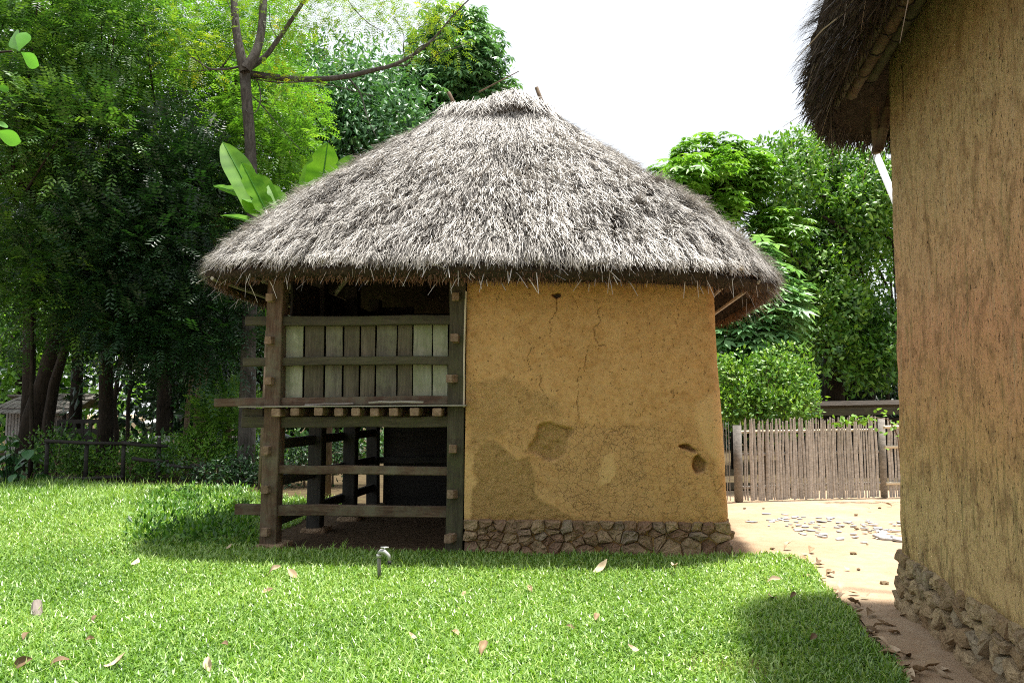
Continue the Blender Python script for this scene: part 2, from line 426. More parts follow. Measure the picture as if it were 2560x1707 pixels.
# ------------------------------------------------------------------ ground
G = 150
gx = np.concatenate([np.linspace(-G, -20, 12), np.linspace(-19, 19, 77), np.linspace(20, G, 12)])
gy = np.concatenate([np.linspace(-60, -4, 6), np.linspace(-3, 26, 59), np.linspace(28, 240, 16)])
X, Y = np.meshgrid(gx, gy)
Z = -0.012 + 0.02 * np.minimum(0, vnoise(np.stack([X * .6, Y * .6, X * 0], -1), 3))
def grid_faces(nr, nc):
    i = np.arange(nr - 1)[:, None]; j = np.arange(nc - 1)[None]
    return np.stack([i * nc + j, i * nc + j + 1, (i + 1) * nc + j + 1, (i + 1) * nc + j], -1).reshape(-1, 4)
structure(obj('ground', nmesh('ground', np.stack([X, Y, Z], -1), grid_faces(*X.shape), smooth=True), M['dirt']))

def in_poly(px, py, poly):
    poly = np.asarray(poly); ins = np.zeros(np.shape(px), bool); j = len(poly) - 1
    for i in range(len(poly)):
        xi, yi = poly[i]; xj, yj = poly[j]
        c = ((yi > py) != (yj > py)) & (px < (xj - xi) * (py - yi) / (yj - yi + 1e-12) + xi)
        ins ^= c; j = i
    return ins
edge_px = [(1679, 1276), (1790, 1276), (1862, 1292), (1885, 1322), (1900, 1352), (1925, 1385), (1958, 1412), (1985, 1445), (2010, 1480), (2052, 1530), (2085, 1575), (2120, 1640)]
lawn_edge = [tuple(gr(*p)[:2]) for p in edge_px]
hl = [tuple(HUT.world((x, y, 0))[:2]) for x, y in ((4.95, -.10), (2.1, -.10), (2.05, -.06), (-.15, -.04), (-.35, 1.0), (-.35, 4.2))]
LAWN = [(-16, 2.0), (-16, 15.4), (-10.2, 16.6), (-7.5, 15.6), (-5.2, 14.6), (-4.0, 13.6)] + hl[::-1] + lawn_edge + [(1.6, 2.0)]
me = nmesh('lawn', [(x, y, 0.0) for x, y in LAWN], [list(range(len(LAWN)))])
lawn = structure(obj('lawn', me, M['lawn_soil']))
me.polygons[0].use_smooth = False
# shaded forest floor beyond the lawn, earth floor of the hut
FL = [(-70, 15.0), (-10.2, 16.4), (-7.5, 15.4), (-5.2, 14.4), (-3.6, 13.4), (-3.0, 10.2), (-2.2, 10.2), (-1.9, 12.9), (2.4, 12.6), (3.0, 15.2), (60, 16), (70, 140), (-90, 140)]  # strip behind the hut is dark litter, painted shade for the bay
structure(obj('forest_floor', nmesh('forest_floor', [(x, y, 0.006) for x, y in FL], [list(range(len(FL)))]), M['litter']))
FL = [tuple(HUT.world((x, y, 0))[:2]) for x, y in ((-.5, -.12), (2.15, -.14), (2.15, 4.1), (-.3, 4.1), (-.55, 1.2))]
structure(obj('hut_earth_floor', nmesh('hut_earth_floor', [(x, y, 0.010) for x, y in FL], [list(range(len(FL)))]), M['dark_soil']))
FL = [tuple(gr(*p)[:2]) for p in ((1968, 1412), (2090, 1398), (2200, 1420))] + [(3.2, 3.2), (1.75, 3.0)] + [tuple(gr(*p)[:2]) for p in ((2095, 1578), (2030, 1490))]
structure(obj('shaded_earth', nmesh('shaded_earth', [(x, y, 0.004) for x, y in FL], [list(range(len(FL)))]), M['dirt']))

# ------------------------------------------------------------------ lawn grass (uncountable blades)
def blades(P, L, W, lean, rnd):
    n = len(P); a = rng.uniform(0, 2 * PI, n); b = a + rng.normal(0, .5, n) + PI / 2
    d = np.stack([np.cos(a), np.sin(a), np.zeros(n)], -1); w = np.stack([np.cos(b), np.sin(b), np.zeros(n)], -1) * (W / 2)[:, None]
    up = np.array([0, 0, 1.0])
    p1 = P + (up * .62 * np.cos(lean * .5)[:, None] + d * .62 * np.sin(lean * .5)[:, None]) * L[:, None]
    p2 = p1 + (up * np.cos(lean * 1.7)[:, None] + d * np.sin(lean * 1.7)[:, None]) * (L * .5)[:, None]
    V = np.stack([P - w * .6, P + w * .6, p1 + w, p1 - w, p2], 1).reshape(-1, 3)
    k = np.arange(n)[:, None] * 5
    return V, k + np.array([[3, 2, 4]]), k + np.array([[0, 1, 2, 3]]), np.concatenate([rnd, rnd])
def lawn_points(n, y0, y1, powr):
    u = rng.uniform(0, 1, n); y = (y0 ** (1 - powr) + u * (y1 ** (1 - powr) - y0 ** (1 - powr))) ** (1 / (1 - powr))
    x = rng.uniform(-.70, .70, n) * y
    wob = .13 * fbm(np.stack([x * 3, y * 3, x * 0], -1), 3, 5)
    k = in_poly(x + wob, y + wob, LAWN)
    return x[k], y[k]
x, y = lawn_points(400000, 3.9, 17, 1.35)
nz = fbm(np.stack([x * .9, y * .9, x * 0], -1), 4, 11)
worn_c = gr(1650, 1535)[:2]; worn2 = gr(1700, 1450)[:2]
worn = np.exp(-(((x - worn_c[0]) / .5) ** 2 + ((y - worn_c[1]) / .34) ** 2)) + .5 * np.exp(-(((x - worn2[0]) / .5) ** 2 + ((y - worn2[1]) / .2) ** 2))
keep = rng.uniform(0, 1, len(x)) > np.minimum(worn * 1.1 * (1 + .8 * nz), .93)
x, y, nz, worn = x[keep], y[keep], nz[keep], worn[keep]
far = np.clip((y - 9.5) / 5, 0, 1) * (x < -2.6)
L = rng.uniform(.032, .078, len(x)) * (1 + .25 * nz) * (1 + 1.5 * far)
W = rng.uniform(.008, .0145, len(x)) * (1 + .05 * np.maximum(0, y - 6))
lean = rng.uniform(.25, 1.15, len(x)) * (1 - .25 * far)
big = fbm(np.stack([x * .45, y * .45, x * 0], -1), 3, 15)
rnd = np.clip(rng.normal(.50, .2, len(x)) + .22 * nz + .25 * big + worn * .4, 0, 1)
wisp = rng.uniform(0, 1, len(x)) < .05
L = np.where(wisp, L * 1.7, L); W = np.where(wisp, W * .55, W); rnd = np.where(wisp, np.clip(rnd + .3, 0, 1), rnd)
V, T4, Q4, R4 = blades(np.stack([x, y, np.zeros_like(x)], -1), L, W, lean, rnd)
gm = nmesh('lawn_grass', V, T4, Q4, attrs={'rnd': R4})
tag(stuff(obj('lawn_grass', gm, M['grass'])), 'short broad-bladed lawn grass in front of the thatched hut', 'grass')

# ------------------------------------------------------------------ stones laid in a wall face
def voronoi_cells(seeds, rect, wts=None, ax=1.0):
    out = []; x0, x1, z0, z1 = rect
    S = np.array(seeds, float)
    for i, s in enumerate(S):
        poly = [np.array(p, float) for p in ((x0, z0), (x1, z0), (x1, z1), (x0, z1))]
        for j, q in enumerate(S):
            if i == j: continue
            nrm = (q - s) * np.array([1, ax]); m = (s + q) / 2
            if np.hypot(*(q - s)) > .9: continue
            new = []; k = len(poly)
            for a in range(k):
                A, B = poly[a], poly[(a + 1) % k]; da, db = (A - m) @ nrm, (B - m) @ nrm
                if da <= 0: new.append(A)
                if da * db < 0: new.append(A + (B - A) * da / (da - db))
            poly = new
            if len(poly) < 3: break
        if len(poly) >= 3: out.append((s, np.array(poly)))
    return out
def stone_mesh(poly, depth, proud, gap, r):
    """local coords: x along the wall, z up, outward is -y"""
    c = poly.mean(0); d = poly - c; ln = np.linalg.norm(d, axis=1)[:, None]
    poly = c + d * np.maximum(.35, (ln - gap) / ln)
    P = []
    for a in range(len(poly)):                        # cut the corners unevenly
        A, B = poly[a], poly[(a + 1) % len(poly)]
        if np.hypot(*(A - B)) < .012: continue
        e = r.uniform(.06, .18); P += [A + (B - A) * e, B + (A - B) * r.uniform(.06, .18)]
    if len(P) < 4: return None
    P = np.array(P) + r.normal(0, .0035, (len(P), 2)); n = len(P); c = P.mean(0)
    tilt = r.normal(0, .16, 2); rings = []
    for s, yy in ((1.0, depth), (1.0, proud * .1), (.88, -proud * .75), (.5, -proud * .95)):
        q = c + (P - c) * s
        y = yy + ((q - c) @ tilt if yy < depth else 0) + (r.normal(0, .009, n) if yy < depth else 0)
        rings.append(np.stack([q[:, 0], np.broadcast_to(y, n), q[:, 1]], -1))
    V = np.concatenate(rings + [np.array([[c[0], -proud + r.normal(0, .005), c[1]]])])
    F = []; T = []
    for k in range(3):
        for a in range(n): F.append((k * n + a, (k + 1) * n + a, (k + 1) * n + (a + 1) % n, k * n + (a + 1) % n)[::-1])
    for a in range(n): T.append((3 * n + a, 3 * n + (a + 1) % n, 4 * n))
    o = np.array([c[0], 0, c[1]])
    return V - o, T, F, o

# ------------------------------------------------------------------ THATCHED HUT
hut = thing('thatched_hut', 'thatched mud hut with an open timber-framed bay on its left side', 'hut', HUT.o, HUT.rot)
PX4 = lambda cx, cy: ((1100 + cx / 3.0947) / Q, (680 + cy / 3.0947) / Q)      # two enlarged views of the wall
PX5 = lambda cx, cy: ((1100 + cx / 3.0947) / Q, (1000 + cy / 3.0947) / Q)
def wp(lst, PX): return [HUT.front(*PX(*p), 0)[[0, 2]] for p in lst]

# front mud wall as one relief surface, wrapping round the right-hand corner
z0, z1 = 0.29, 3.15
ZN, XN = 300, 330
zs = np.linspace(z0, z1, ZN)
s = np.linspace(0, 1, XN)
LW = 2.13; RW = 4.875
flat = RW - LW - .12; arc = .12 * PI / 2; tail = .35; tot = flat + arc + tail
S_, Z_ = np.meshgrid(s * tot, zs)
k = (Z_ - z0) / (2.69 - .34)                                                     # batter
def wall_xy(S, bat):
    xa = LW + S; a = np.clip((S - flat) / .12, 0, PI / 2)
    x = np.where(S < flat, xa, LW + flat + .12 * np.sin(a)); y = .12 * (1 - np.cos(a)); y = y + np.maximum(0, S - flat - arc)
    return x, y
X_, Y_ = wall_xy(S_, k)
fx = (X_ - LW) / (RW - LW)
X_ = X_ - fx * .085 * k + (1 - fx) * .012 * k
Y_ = Y_ + .05 * k - .015
nx, nyv = np.sin(np.clip((S_ - flat) / .12, 0, PI / 2)), -np.cos(np.clip((S_ - flat) / .12, 0, PI / 2))
P3 = np.stack([X_, Y_ * 0, Z_], -1)
wx = X_ + .05 * fbm(P3 * 7, 4, 21); wz = Z_ + .05 * fbm(P3 * 7, 4, 31)
def mask(poly, PX, soft=3):
    m = in_poly(wx, wz, wp(poly, PX)).astype(float)
    for _ in range(soft):
        p = np.pad(m, 1, mode='edge'); m = (p[:-2, 1:-1] + p[2:, 1:-1] + p[1:-1, :-2] + p[1:-1, 2:] + p[1:-1, 1:-1]) / 5
    return m
daub = np.maximum(mask([(255, 500), (280, 420), (330, 340), (430, 320), (520, 400), (600, 470), (690, 440), (705, 560), (720, 740), (830, 800), (930, 840), (1050, 960), (1000, 1010), (235, 1010), (240, 720), (300, 600)], PX5),
                  .55 * mask([(210, -140), (500, -180), (900, 0), (950, 130), (700, 120), (540, 180), (500, 300), (380, 300), (240, 420), (215, 300)], PX5, 8))
crater = mask([(690, 350), (740, 290), (780, 205), (870, 185), (940, 210), (1030, 255), (985, 300), (960, 440), (870, 475), (770, 430), (700, 400)], PX5)
smooth_ = mask([(520, 250), (600, 130), (850, 120), (1050, 180), (1500, 190), (1700, 160), (2000, 170), (2080, 400), (2200, 600), (2230, 950), (1050, 960), (930, 800), (720, 720), (700, 440), (540, 420)], PX5, 6)
strong = mask([(1000, 230), (1450, 230), (1550, 420), (1600, 620), (1560, 900), (1100, 930), (960, 720), (880, 480), (980, 330)], PX5, 10)
pale = np.maximum(mask([(1235, 520), (1260, 440), (1300, 400), (1365, 380), (1365, 560), (1340, 640), (1240, 660)], PX5),
                  mask([(1960, 60), (2100, -60), (2300, -140), (2400, 600), (2200, 560), (2060, 420), (2020, 260)], PX5, 8))
pale = np.maximum(pale, .8 * mask([(150, 380), (285, 430), (255, 560), (300, 620), (250, 720), (235, 960), (150, 960)], PX5, 3))
hole = np.maximum(mask([(1975, 470), (2010, 445), (2055, 500), (2050, 560), (2005, 575), (1975, 540)], PX5, 2),
                  np.maximum(mask([(1855, 350), (1900, 345), (1940, 365), (1995, 395), (1990, 410), (1930, 392), (1880, 378)], PX5, 1), mask([(872, 160), (930, 155), (925, 185), (895, 195)], PX4, 1)))
line = np.zeros_like(X_)
def crack(pts, PX, w=.005):
    global line
    P = np.array(wp(pts, PX)); q = []
    for a, b in zip(P[:-1], P[1:]):
        d = b - a; tt = np.clip(((wx2 - a[0]) * d[0] + (wz2 - a[1]) * d[1]) / (d @ d), 0, 1)
        q.append(np.hypot(wx2 - a[0] - tt * d[0], wz2 - a[1] - tt * d[1]))
    dd = np.min(q, 0); line = np.maximum(line, .7 * np.clip(1.4 - dd / (w * .6), 0, 1))
wx2 = X_ + .022 * fbm(P3 * 16, 3, 41); wz2 = Z_ + .022 * fbm(P3 * 16, 3, 51)
for pts, w in (([(905, 190), (912, 230), (908, 290)], .007), ([(890, 300), (850, 380), (860, 500)], .004), ([(1245, 270), (1225, 300), (1238, 370), (1195, 430), (1195, 510), (1230, 560), (1290, 575)], .006),
               ([(1150, 560), (1130, 650), (1128, 750)], .004), ([(1075, 740), (1065, 900), (1070, 980), (1062, 1060), (1085, 1150)], .004), ([(650, 520), (710, 580), (675, 650), (700, 800)], .004),
               ([(770, 800), (785, 910)], .005), ([(790, 920), (840, 990)], .004), ([(460, 160), (440, 230)], .004), ([(1840, 280), (1850, 330), (1820, 380), (1840, 420)], .004), ([(1810, 900), (1800, 980)], .004)):
    crack(pts, PX4, w)
for pts, w in (([(1280, 300), (1310, 250), (1370, 235), (1430, 258)], .004), ([(860, 180), (900, 200), (1030, 250)], .004), ([(1995, 395), (2000, 450)], .004), ([(1700, 660), (1710, 720), (1740, 750)], .004), ([(1940, 770), (1935, 800), (1980, 830)], .004),
               ([(2050, 560), (2110, 600), (2140, 690), (2200, 630)], .004), ([(720, 700), (760, 760)], .004)):
    crack(pts, PX5, w)
daub = np.clip(np.maximum(daub, crater) * (1 - pale), 0, 1)
crackm = np.clip((.45 * smooth_ + .8 * strong) * (1 - daub) * (1 - pale), 0, 1)
P3f = np.stack([S_, S_ * 0, Z_], -1)
rel = .012 * fbm(P3f * 2.2, 3, 61) + .003 * fbm(P3f * 14, 3, 71)
rel = rel - daub * (.012 - .013 * fbm(P3f * 22, 4, 81)) - crater * (.045 - .03 * fbm(P3f * 15, 3, 91)) - hole * .10 - line * .006 + pale * .004
rel = rel - np.clip((.40 - Z_) / .1, 0, 1) * .02 * (1 + fbm(P3f * 9, 3, 95))
X_ = X_ + nx * rel; Y_ = Y_ + nyv * rel
V = np.stack([X_, Y_, Z_], -1)
me = nmesh('mud_wall', V, grid_faces(ZN, XN), smooth=True,
           attrs={'rough': daub.ravel(), 'pale': pale.ravel(), 'crack': crackm.ravel(), 'line': np.clip(line + hole * .9, 0, 1).ravel()})
wall = obj('mud_wall', me, M['mud'], hut)
# the walls that stand behind it: side, back, and the one between room and bay
b = MB()
b.box((4.62, 2.2, 1.75), (.22, 3.7, 2.9)); b.build('side_wall', M['mud_plain'], hut)
b = MB(); b.box((2.9, 4.02, 1.75), (3.2, .22, 2.9)); b.build('back_wall', M['mud_plain'], hut)
b = MB(); b.box((2.30, 2.0, 1.62), (.16, 3.6, 3.0)); b.build('partition_wall', M['mud_plain'], hut)
b = MB(); b.box((2.55, .14, 3.3), (.55, .2, .5)); b.box((3.6, .2, 2.95), (2.3, .2, .5))
b.build('wall_plate', M['wood_moss_shade'], hut)
# thin light batten against the edge of the mud wall
p = HUT.front(1074, 668, -.03); q_ = HUT.front(1070, 935, -.03)
beam('edge_batten', M['bamboo_pale'], hut, (p[0] - .022, -.02, p[2]), (q_[0] - .02, -.02, q_[2]), .02, .022)

# rubble stone footing
base = MB(); base.box((3.50, .165, .155), (2.72, .34, .30)); base.box((4.72, 2.1, .16), (.30, 3.6, .32))
foot = base.build('footing', M['mud_plain'], hut)
seeds_px = [(255,975),(350,970),(460,975),(550,990),(650,972),(655,1018),(760,995),(870,1010),(880,978),(985,995),(1080,985),(1160,980),(1308,950),(1375,972),(1470,965),(1580,980),(1700,985),(1790,980),(1900,970),(1990,980),(2060,992),(2190,985),
 (245,1040),(335,1015),(390,995),(395,1030),(345,1058),(440,1050),(540,1070),(670,1070),(790,1050),(895,1060),(1020,1050),(1075,1100),(1170,1075),(1270,1060),(1365,1030),(1460,1050),(1610,1080),(1660,1030),(1840,1035),(2005,1050),(2150,1060),(1700,1085),
 (260,1130),(340,1105),(410,1120),(390,1165),(575,1150),(760,1130),(845,1085),(895,1120),(985,1140),(1120,1145),(1290,1150),(1500,1150),(1770,1120),(1960,1110),(2085,1115),(2200,1135),(480,1150),(660,1175)]
seeds = [HUT.front(*PX5(*p), -.02)[[0, 2]] for p in seeds_px]
r_ = np.random.default_rng(5)
for sd, poly in voronoi_cells(seeds, (2.125, 4.885, -.03, .352), ax=1.9):
    sm = stone_mesh(poly, .16, r_.uniform(.008, .06), r_.uniform(.001, .005), r_)
    if sm is None: continue
    Vs, T, F, o = sm
    obj('stone', nmesh('stone', Vs, T, F), M['stone'], foot, (o[0], -.02 + o[1], o[2]), (r_.normal(0, .04), r_.normal(0, .03), r_.normal(0, .05)))
for i, zc in enumerate((.07, .18, .29)):                                         # corner stones that turn into the side
    for yv in (.25, .62):
        sm = stone_mesh(np.array([(-.18, -.05), (.18, -.05), (.18, .05), (-.18, .05)]), .1, .05, .008, r_)
        obj('stone', nmesh('stone', *sm[:3]), M['stone'], foot, (4.87, yv + .1 * (i % 2), zc), (0, 0, PI / 2))

# timber frame of the open bay
C1 = lambda cx, cy: ((540 + cx / 3.5636) / Q, (660 + cy / 3.5636) / Q)
C2 = lambda cx, cy: ((540 + cx / 3.5636) / Q, (1000 + cy / 3.5636) / Q)
def fz(C, cx, cy, y=0.0): return HUT.front(*C(cx, cy), y)
post_l = beam('post', M['wood_rust'], hut, (.0, .09, .03), (.012, .09, 3.05), .18, .185, wob=.004)
post_r = beam('post', M['wood_moss_shade'], hut, (2.018, .09, .01), (2.045, .09, 3.05), .18, .19, wob=.004)
post_l['label'] = 'left post, rusty brown below and grey green above'
def hbeam(name, m, C, cx0, cx1, cy0, cy1, y=.075, th=.08, cyr=None):
    a0, a1 = fz(C, cx0, cy0, y - th / 2), fz(C, cx0, cy1, y - th / 2)
    cyr = cyr or (cy0, cy1)
    b0, b1 = fz(C, cx1, cyr[0], y - th / 2), fz(C, cx1, cyr[1], y - th / 2)
    hgt = ((a0[2] - a1[2]) + (b0[2] - b1[2])) / 2
    return beam(name, m, hut, (a0[0], y, (a0[2] + a1[2]) / 2), (b0[0], y, (b0[2] + b1[2]) / 2), th, hgt)
hbeam('rail', M['wood_moss_shade'], C1, 258, 2090, 472, 552, cyr=(450, 535))
hbeam('rail', M['wood_moss_shade'], C1, 240, 2080, 832, 910, cyr=(815, 890))
hbeam('floor_plate', M['wood_rust'], C1, -20, 2080, 1195, 1268, cyr=(1175, 1258), th=.09)
hbeam('floor_beam', M['wood_moss_shade'], C1, 225, 2070, 1358, 1456, cyr=(1350, 1450))
hbeam('rail', M['wood_rust'], C2, 530, 2060, 582, 658, cyr=(590, 668))
hbeam('rail', M['wood_rust'], C2, 165, 2060, 928, 1026, cyr=(946, 1046))
hbeam('floor_beam', M['wood_moss_shade'], C1, 232, 420, 1285, 1362, y=.19)
# deck edge and joists
a = fz(C1, 205, 1272, -.1); b2 = fz(C1, 2228, 1258, -.1)
beam('deck_edge', M['lath'], hut, (a[0], -.06, a[2]), (b2[0], -.06, b2[2]), .13, .014, bev=.003, wob=.002)
zt = a[2] - .009
for cx in (532, 694, 910, 1085, 1238, 1410, 1577, 1765, 1965):
    p = fz(C1, cx, 1312, -.11)
    jo = beam('joist', M['peg'], hut, (p[0], -.11, zt - .045), (p[0] + .01, 3.6, zt - .045), random.uniform(.09, .1), .086)
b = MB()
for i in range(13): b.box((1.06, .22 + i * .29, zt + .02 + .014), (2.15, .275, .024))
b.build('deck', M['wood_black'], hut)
# vertical boards behind the rails
bx = [590, 781, 967, 1132, 1282, 1422, 1613, 1752, 1927, 2068]
mats = ['board_pale', 'board_dark', 'board_mid', 'board_dark', 'board_dark', 'board_mid', 'board_dark', 'board_pale', 'board_pale']
for i in range(9):
    p0, p1 = fz(C1, bx[i], 1200, .14), fz(C1, bx[i + 1], 520, .14)
    w_ = p1[0] - p0[0] - .006
    beam('board', M[mats[i]], hut, ((p0[0] + p1[0]) / 2, .15 + random.uniform(-.006, .006), p0[2] - .03), ((p0[0] + p1[0]) / 2, .15, p1[2] + .03), w_, .022, bev=.002, wob=.0015)
# tenon ends that stand out from the posts
def peg(post, C, cx, cy, rz, l=.1, w=.075, h=.085):
    p = fz(C, cx, cy, -.06); me = beam_mesh('peg', l + .06, w, h, bev=.005, seed=random.randint(0, 9999))
    o = obj('peg', me, M['peg'], hut)
    Mt = Matrix.Translation((p[0], -.03, p[2])) @ Matrix.Rotation(PI / 2 + rz, 4, 'Z')
    o.parent = post; o.matrix_local = PLACED[post.name].inverted() @ Mt
for cx, cy, rz in ((2132, 290, .12), (2130, 660, .03), (2105, 1020, -.35)): peg(post_r, C1, cx, cy, rz)
for cx, cy, rz in ((2108, 435, .05), (2108, 838, -.25), (2092, 1228, -.3)): peg(post_r, C2, cx, cy, rz)
for cx, cy, rz in ((482, 300, 0), (472, 680, 0), (468, 1040, 0)): peg(post_l, C1, cx, cy, rz, .05)
for cx, cy, rz in ((440, 445, .05), (437, 795, 0), (436, 1175, 0)): peg(post_l, C2, cx, cy, rz, .06)
sm = stone_mesh(np.array([(-.17, -.06), (.17, -.06), (.16, .06), (-.15, .05)]), .3, .05, .008, r_)
obj('post_pad', nmesh('post_pad', *sm[:3]), M['stone'], hut, (.02, .0, .01))
# posts and rails of the left side, running back
for yv, xo in ((1.25, .10), (2.3, .22), (3.65, .18)):
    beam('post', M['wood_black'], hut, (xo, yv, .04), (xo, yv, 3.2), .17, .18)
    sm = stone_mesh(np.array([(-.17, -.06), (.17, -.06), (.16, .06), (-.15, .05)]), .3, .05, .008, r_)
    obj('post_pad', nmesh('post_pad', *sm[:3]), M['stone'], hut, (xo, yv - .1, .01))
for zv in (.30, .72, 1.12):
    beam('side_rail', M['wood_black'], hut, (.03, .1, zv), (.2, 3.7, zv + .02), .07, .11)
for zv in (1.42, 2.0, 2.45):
    beam('side_rail', M['wood_moss_shade'], hut, (.05, .12, zv), (.2, 3.7, zv), .08, .11)
for i in range(14):                                                              # unseen loft side boarding, added to keep the loft dark
    beam('added_side_board', M['wood_black'], hut, (.12, .32 + i * .25, 1.5), (.12, .32 + i * .25, 3.0), .022, .24)
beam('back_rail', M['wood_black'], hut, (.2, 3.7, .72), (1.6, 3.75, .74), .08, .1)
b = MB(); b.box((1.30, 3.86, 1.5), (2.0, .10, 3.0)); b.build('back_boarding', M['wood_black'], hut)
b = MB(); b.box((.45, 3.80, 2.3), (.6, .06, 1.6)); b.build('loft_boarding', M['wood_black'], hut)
lath = beam('loose_lath', M['lath'], None, HUT.world(fz(C1, 1360, 1244, -.08) + [0, 0, .016]), HUT.world(fz(C1, 1850, 1240, -.07) + [0, 0, .016]), .03, .02)
tag(lath, 'pale loose lath lying on the deck edge above the joist ends', 'wooden lath')
p0 = HUT.world(np.array([fz(C1, 795, 1250, -.03)[0], -.03, a[2] + .02])); p1 = HUT.world(np.array([fz(C1, 1228, 1250, -.03)[0], -.03, b2[2] + .02]))
tag(beam('loose_board', M['wood_grey'], None, p0, p1, .05, .018), 'dark thin board lying on the deck edge left of the pale lath', 'wooden board')
# ------------------------------------------------------------------ thatch
class Roof:
    def __init__(self, c, A, B, n, a, zt, ze, prof, thick, tilt=0.0, lump=.05, seed=0):
        self.c, self.A, self.B, self.n, self.a, self.zt, self.ze, self.prof = c, A, B, n, a, zt, ze, prof
        self.thick, self.tilt, self.lump, self.seed = thick, tilt, lump, seed
        w = np.linspace(0, 1, 1201); q4 = (w - np.sin(2 * PI * w) / (2 * PI)) * PI / 2   # crowd samples where the outline is flat
        th = np.concatenate([q4 + k * PI / 2 for k in range(4)]); x, y = self.rim(th)
        sl = np.concatenate([[0], np.cumsum(np.hypot(np.diff(x), np.diff(y)))])
        self.per = sl[-1]; self.th_tab, self.s_tab = th, sl
    def rim(self, th):
        ct, st = np.cos(th), np.sin(th); e = 2 / self.n
        return self.A * np.sign(ct) * np.abs(ct) ** e, self.B * np.sign(st) * np.abs(st) ** e
    def theta(self, s): return np.interp(np.mod(s, self.per), self.s_tab, self.th_tab)
    def surf(self, s, r, lump=True):
        """s metres round the eave, r 0 at the ridge .. 1 at the eave, beyond 1 hangs down"""
        xe, ye = self.rim(self.theta(s))
        rr = np.minimum(r, 1.0); ov = np.maximum(r - 1.0, 0)
        if self.A > self.B or True:
            ax, ay = self.a
            xr = np.clip(xe * 1.35 * ax / self.A, -ax, ax) if ax > 0 else xe * 0
            yr = np.clip(ye * 1.35 * ay / self.B, -ay, ay) if ay > 0 else ye * 0
        k = rr + ov * .35
        x = xr + (xe - xr) * k; y = yr + (ye - yr) * k
        z = self.zt - (self.zt - self.ze) * np.interp(rr, *self.prof) - ov * (self.zt - self.ze) * 1.5
        z = z - self.tilt * x
        P = np.stack([x + self.c[0], y + self.c[1], z], -1)
        return P
    def normal(self, s, r):
        e = .02; a = self.surf(s + e, r) - self.surf(s - e, r); b = self.surf(s, np.minimum(r + e, 1)) - self.surf(s, np.minimum(r + e, 1) - 2 * e)
        n = np.cross(b, a); n /= np.linalg.norm(n, axis=-1)[..., None] + 1e-9
        return np.where((n[..., 2] < 0)[..., None], -n, n)
    def bumps(self, s, r):
        P = self.surf(s, r)
        low = np.clip(r * 1.3 - .15, .35, 1)
        slope = 3.9; ph = r * slope / .42 + 1.6 * fbm(P * 1.5, 2, self.seed + 5) + .5 * vnoise(P * 4, self.seed + 6); saw = np.mod(ph, 1.0)
        step = np.where(saw < .82, saw / .82, (1 - saw) / .18)                    # ragged courses that overhang
        amp = np.clip(.25 + 1.5 * fbm(P * 1.1, 2, self.seed + 7), 0, 1) * np.clip((r - .12) * 2.0, .1, 1) * np.clip((1.02 - r) * 8, 0, 1)
        return self.lump * low * (fbm(P * 2.3, 3, self.seed + 3) + 1.7 * np.abs(fbm(P * [4.2, 4.2, 6.5], 2, self.seed + 9)) - .5) + .11 * amp * (step - .5) - .09 * self.cav(P, r)
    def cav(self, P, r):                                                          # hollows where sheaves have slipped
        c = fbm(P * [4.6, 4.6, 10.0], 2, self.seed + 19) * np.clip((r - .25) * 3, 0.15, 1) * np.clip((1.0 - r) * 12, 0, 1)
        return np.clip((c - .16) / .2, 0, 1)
    def core(self, name, m, parent):
        ns, nr = 260, 40
        s = np.linspace(0, self.per, ns, endpoint=False); r = np.linspace(0, 1, nr)
        S, R = np.meshgrid(s, r)
        top = self.surf(S, R) + self.normal(S, R) * (self.bumps(S, R) - .03)[..., None]
        rows = [top]
        for inw, dz in ((.03, .10), (.10, .24), (.22, .30)):                      # cut edge of the eave
            P = self.surf(s, np.full_like(s, 1.0)); c = np.array([self.c[0], self.c[1], 0]); d = (P - c) * [1, 1, 0]
            d /= np.linalg.norm(d, axis=1)[:, None]
            Pn = P - d * inw; Pn[:, 2] -= dz * self.thick / .30 + .02 * fbm(P * 4, 2, 77); rows.append(Pn[None])
        for rr in (.82, .6, .3, .05):                                             # underside
            P = self.surf(s, np.full_like(s, rr)); P[:, 2] -= self.thick * 1.12; rows.append(P[None])
        V = np.concatenate(rows, 0); n = V.shape[0]
        i = np.arange(n - 1)[:, None]; j = np.arange(ns)[None]; j2 = (j + 1) % ns
        F = np.stack([i * ns + j, i * ns + j2, (i + 1) * ns + j2, (i + 1) * ns + j], -1).reshape(-1, 4)
        return obj(name, nmesh(name, V, F, smooth=True), m, parent)
def ribbons(P0, P1, P2, N, W, rnd):
    d = P2 - P0; w = np.cross(d, N); w /= np.linalg.norm(w, axis=1)[:, None] + 1e-9; w = w * (W / 2)[:, None]
    V = np.stack([P0 - w, P0 + w, P1 - w, P1 + w, P2 - w * .45, P2 + w * .45], 1).reshape(-1, 3)
    k = np.arange(len(P0))[:, None] * 6
    F = np.concatenate([k + np.array([[0, 1, 3, 2]]), k + np.array([[2, 3, 5, 4]])])
    return V, F, np.concatenate([rnd, rnd])
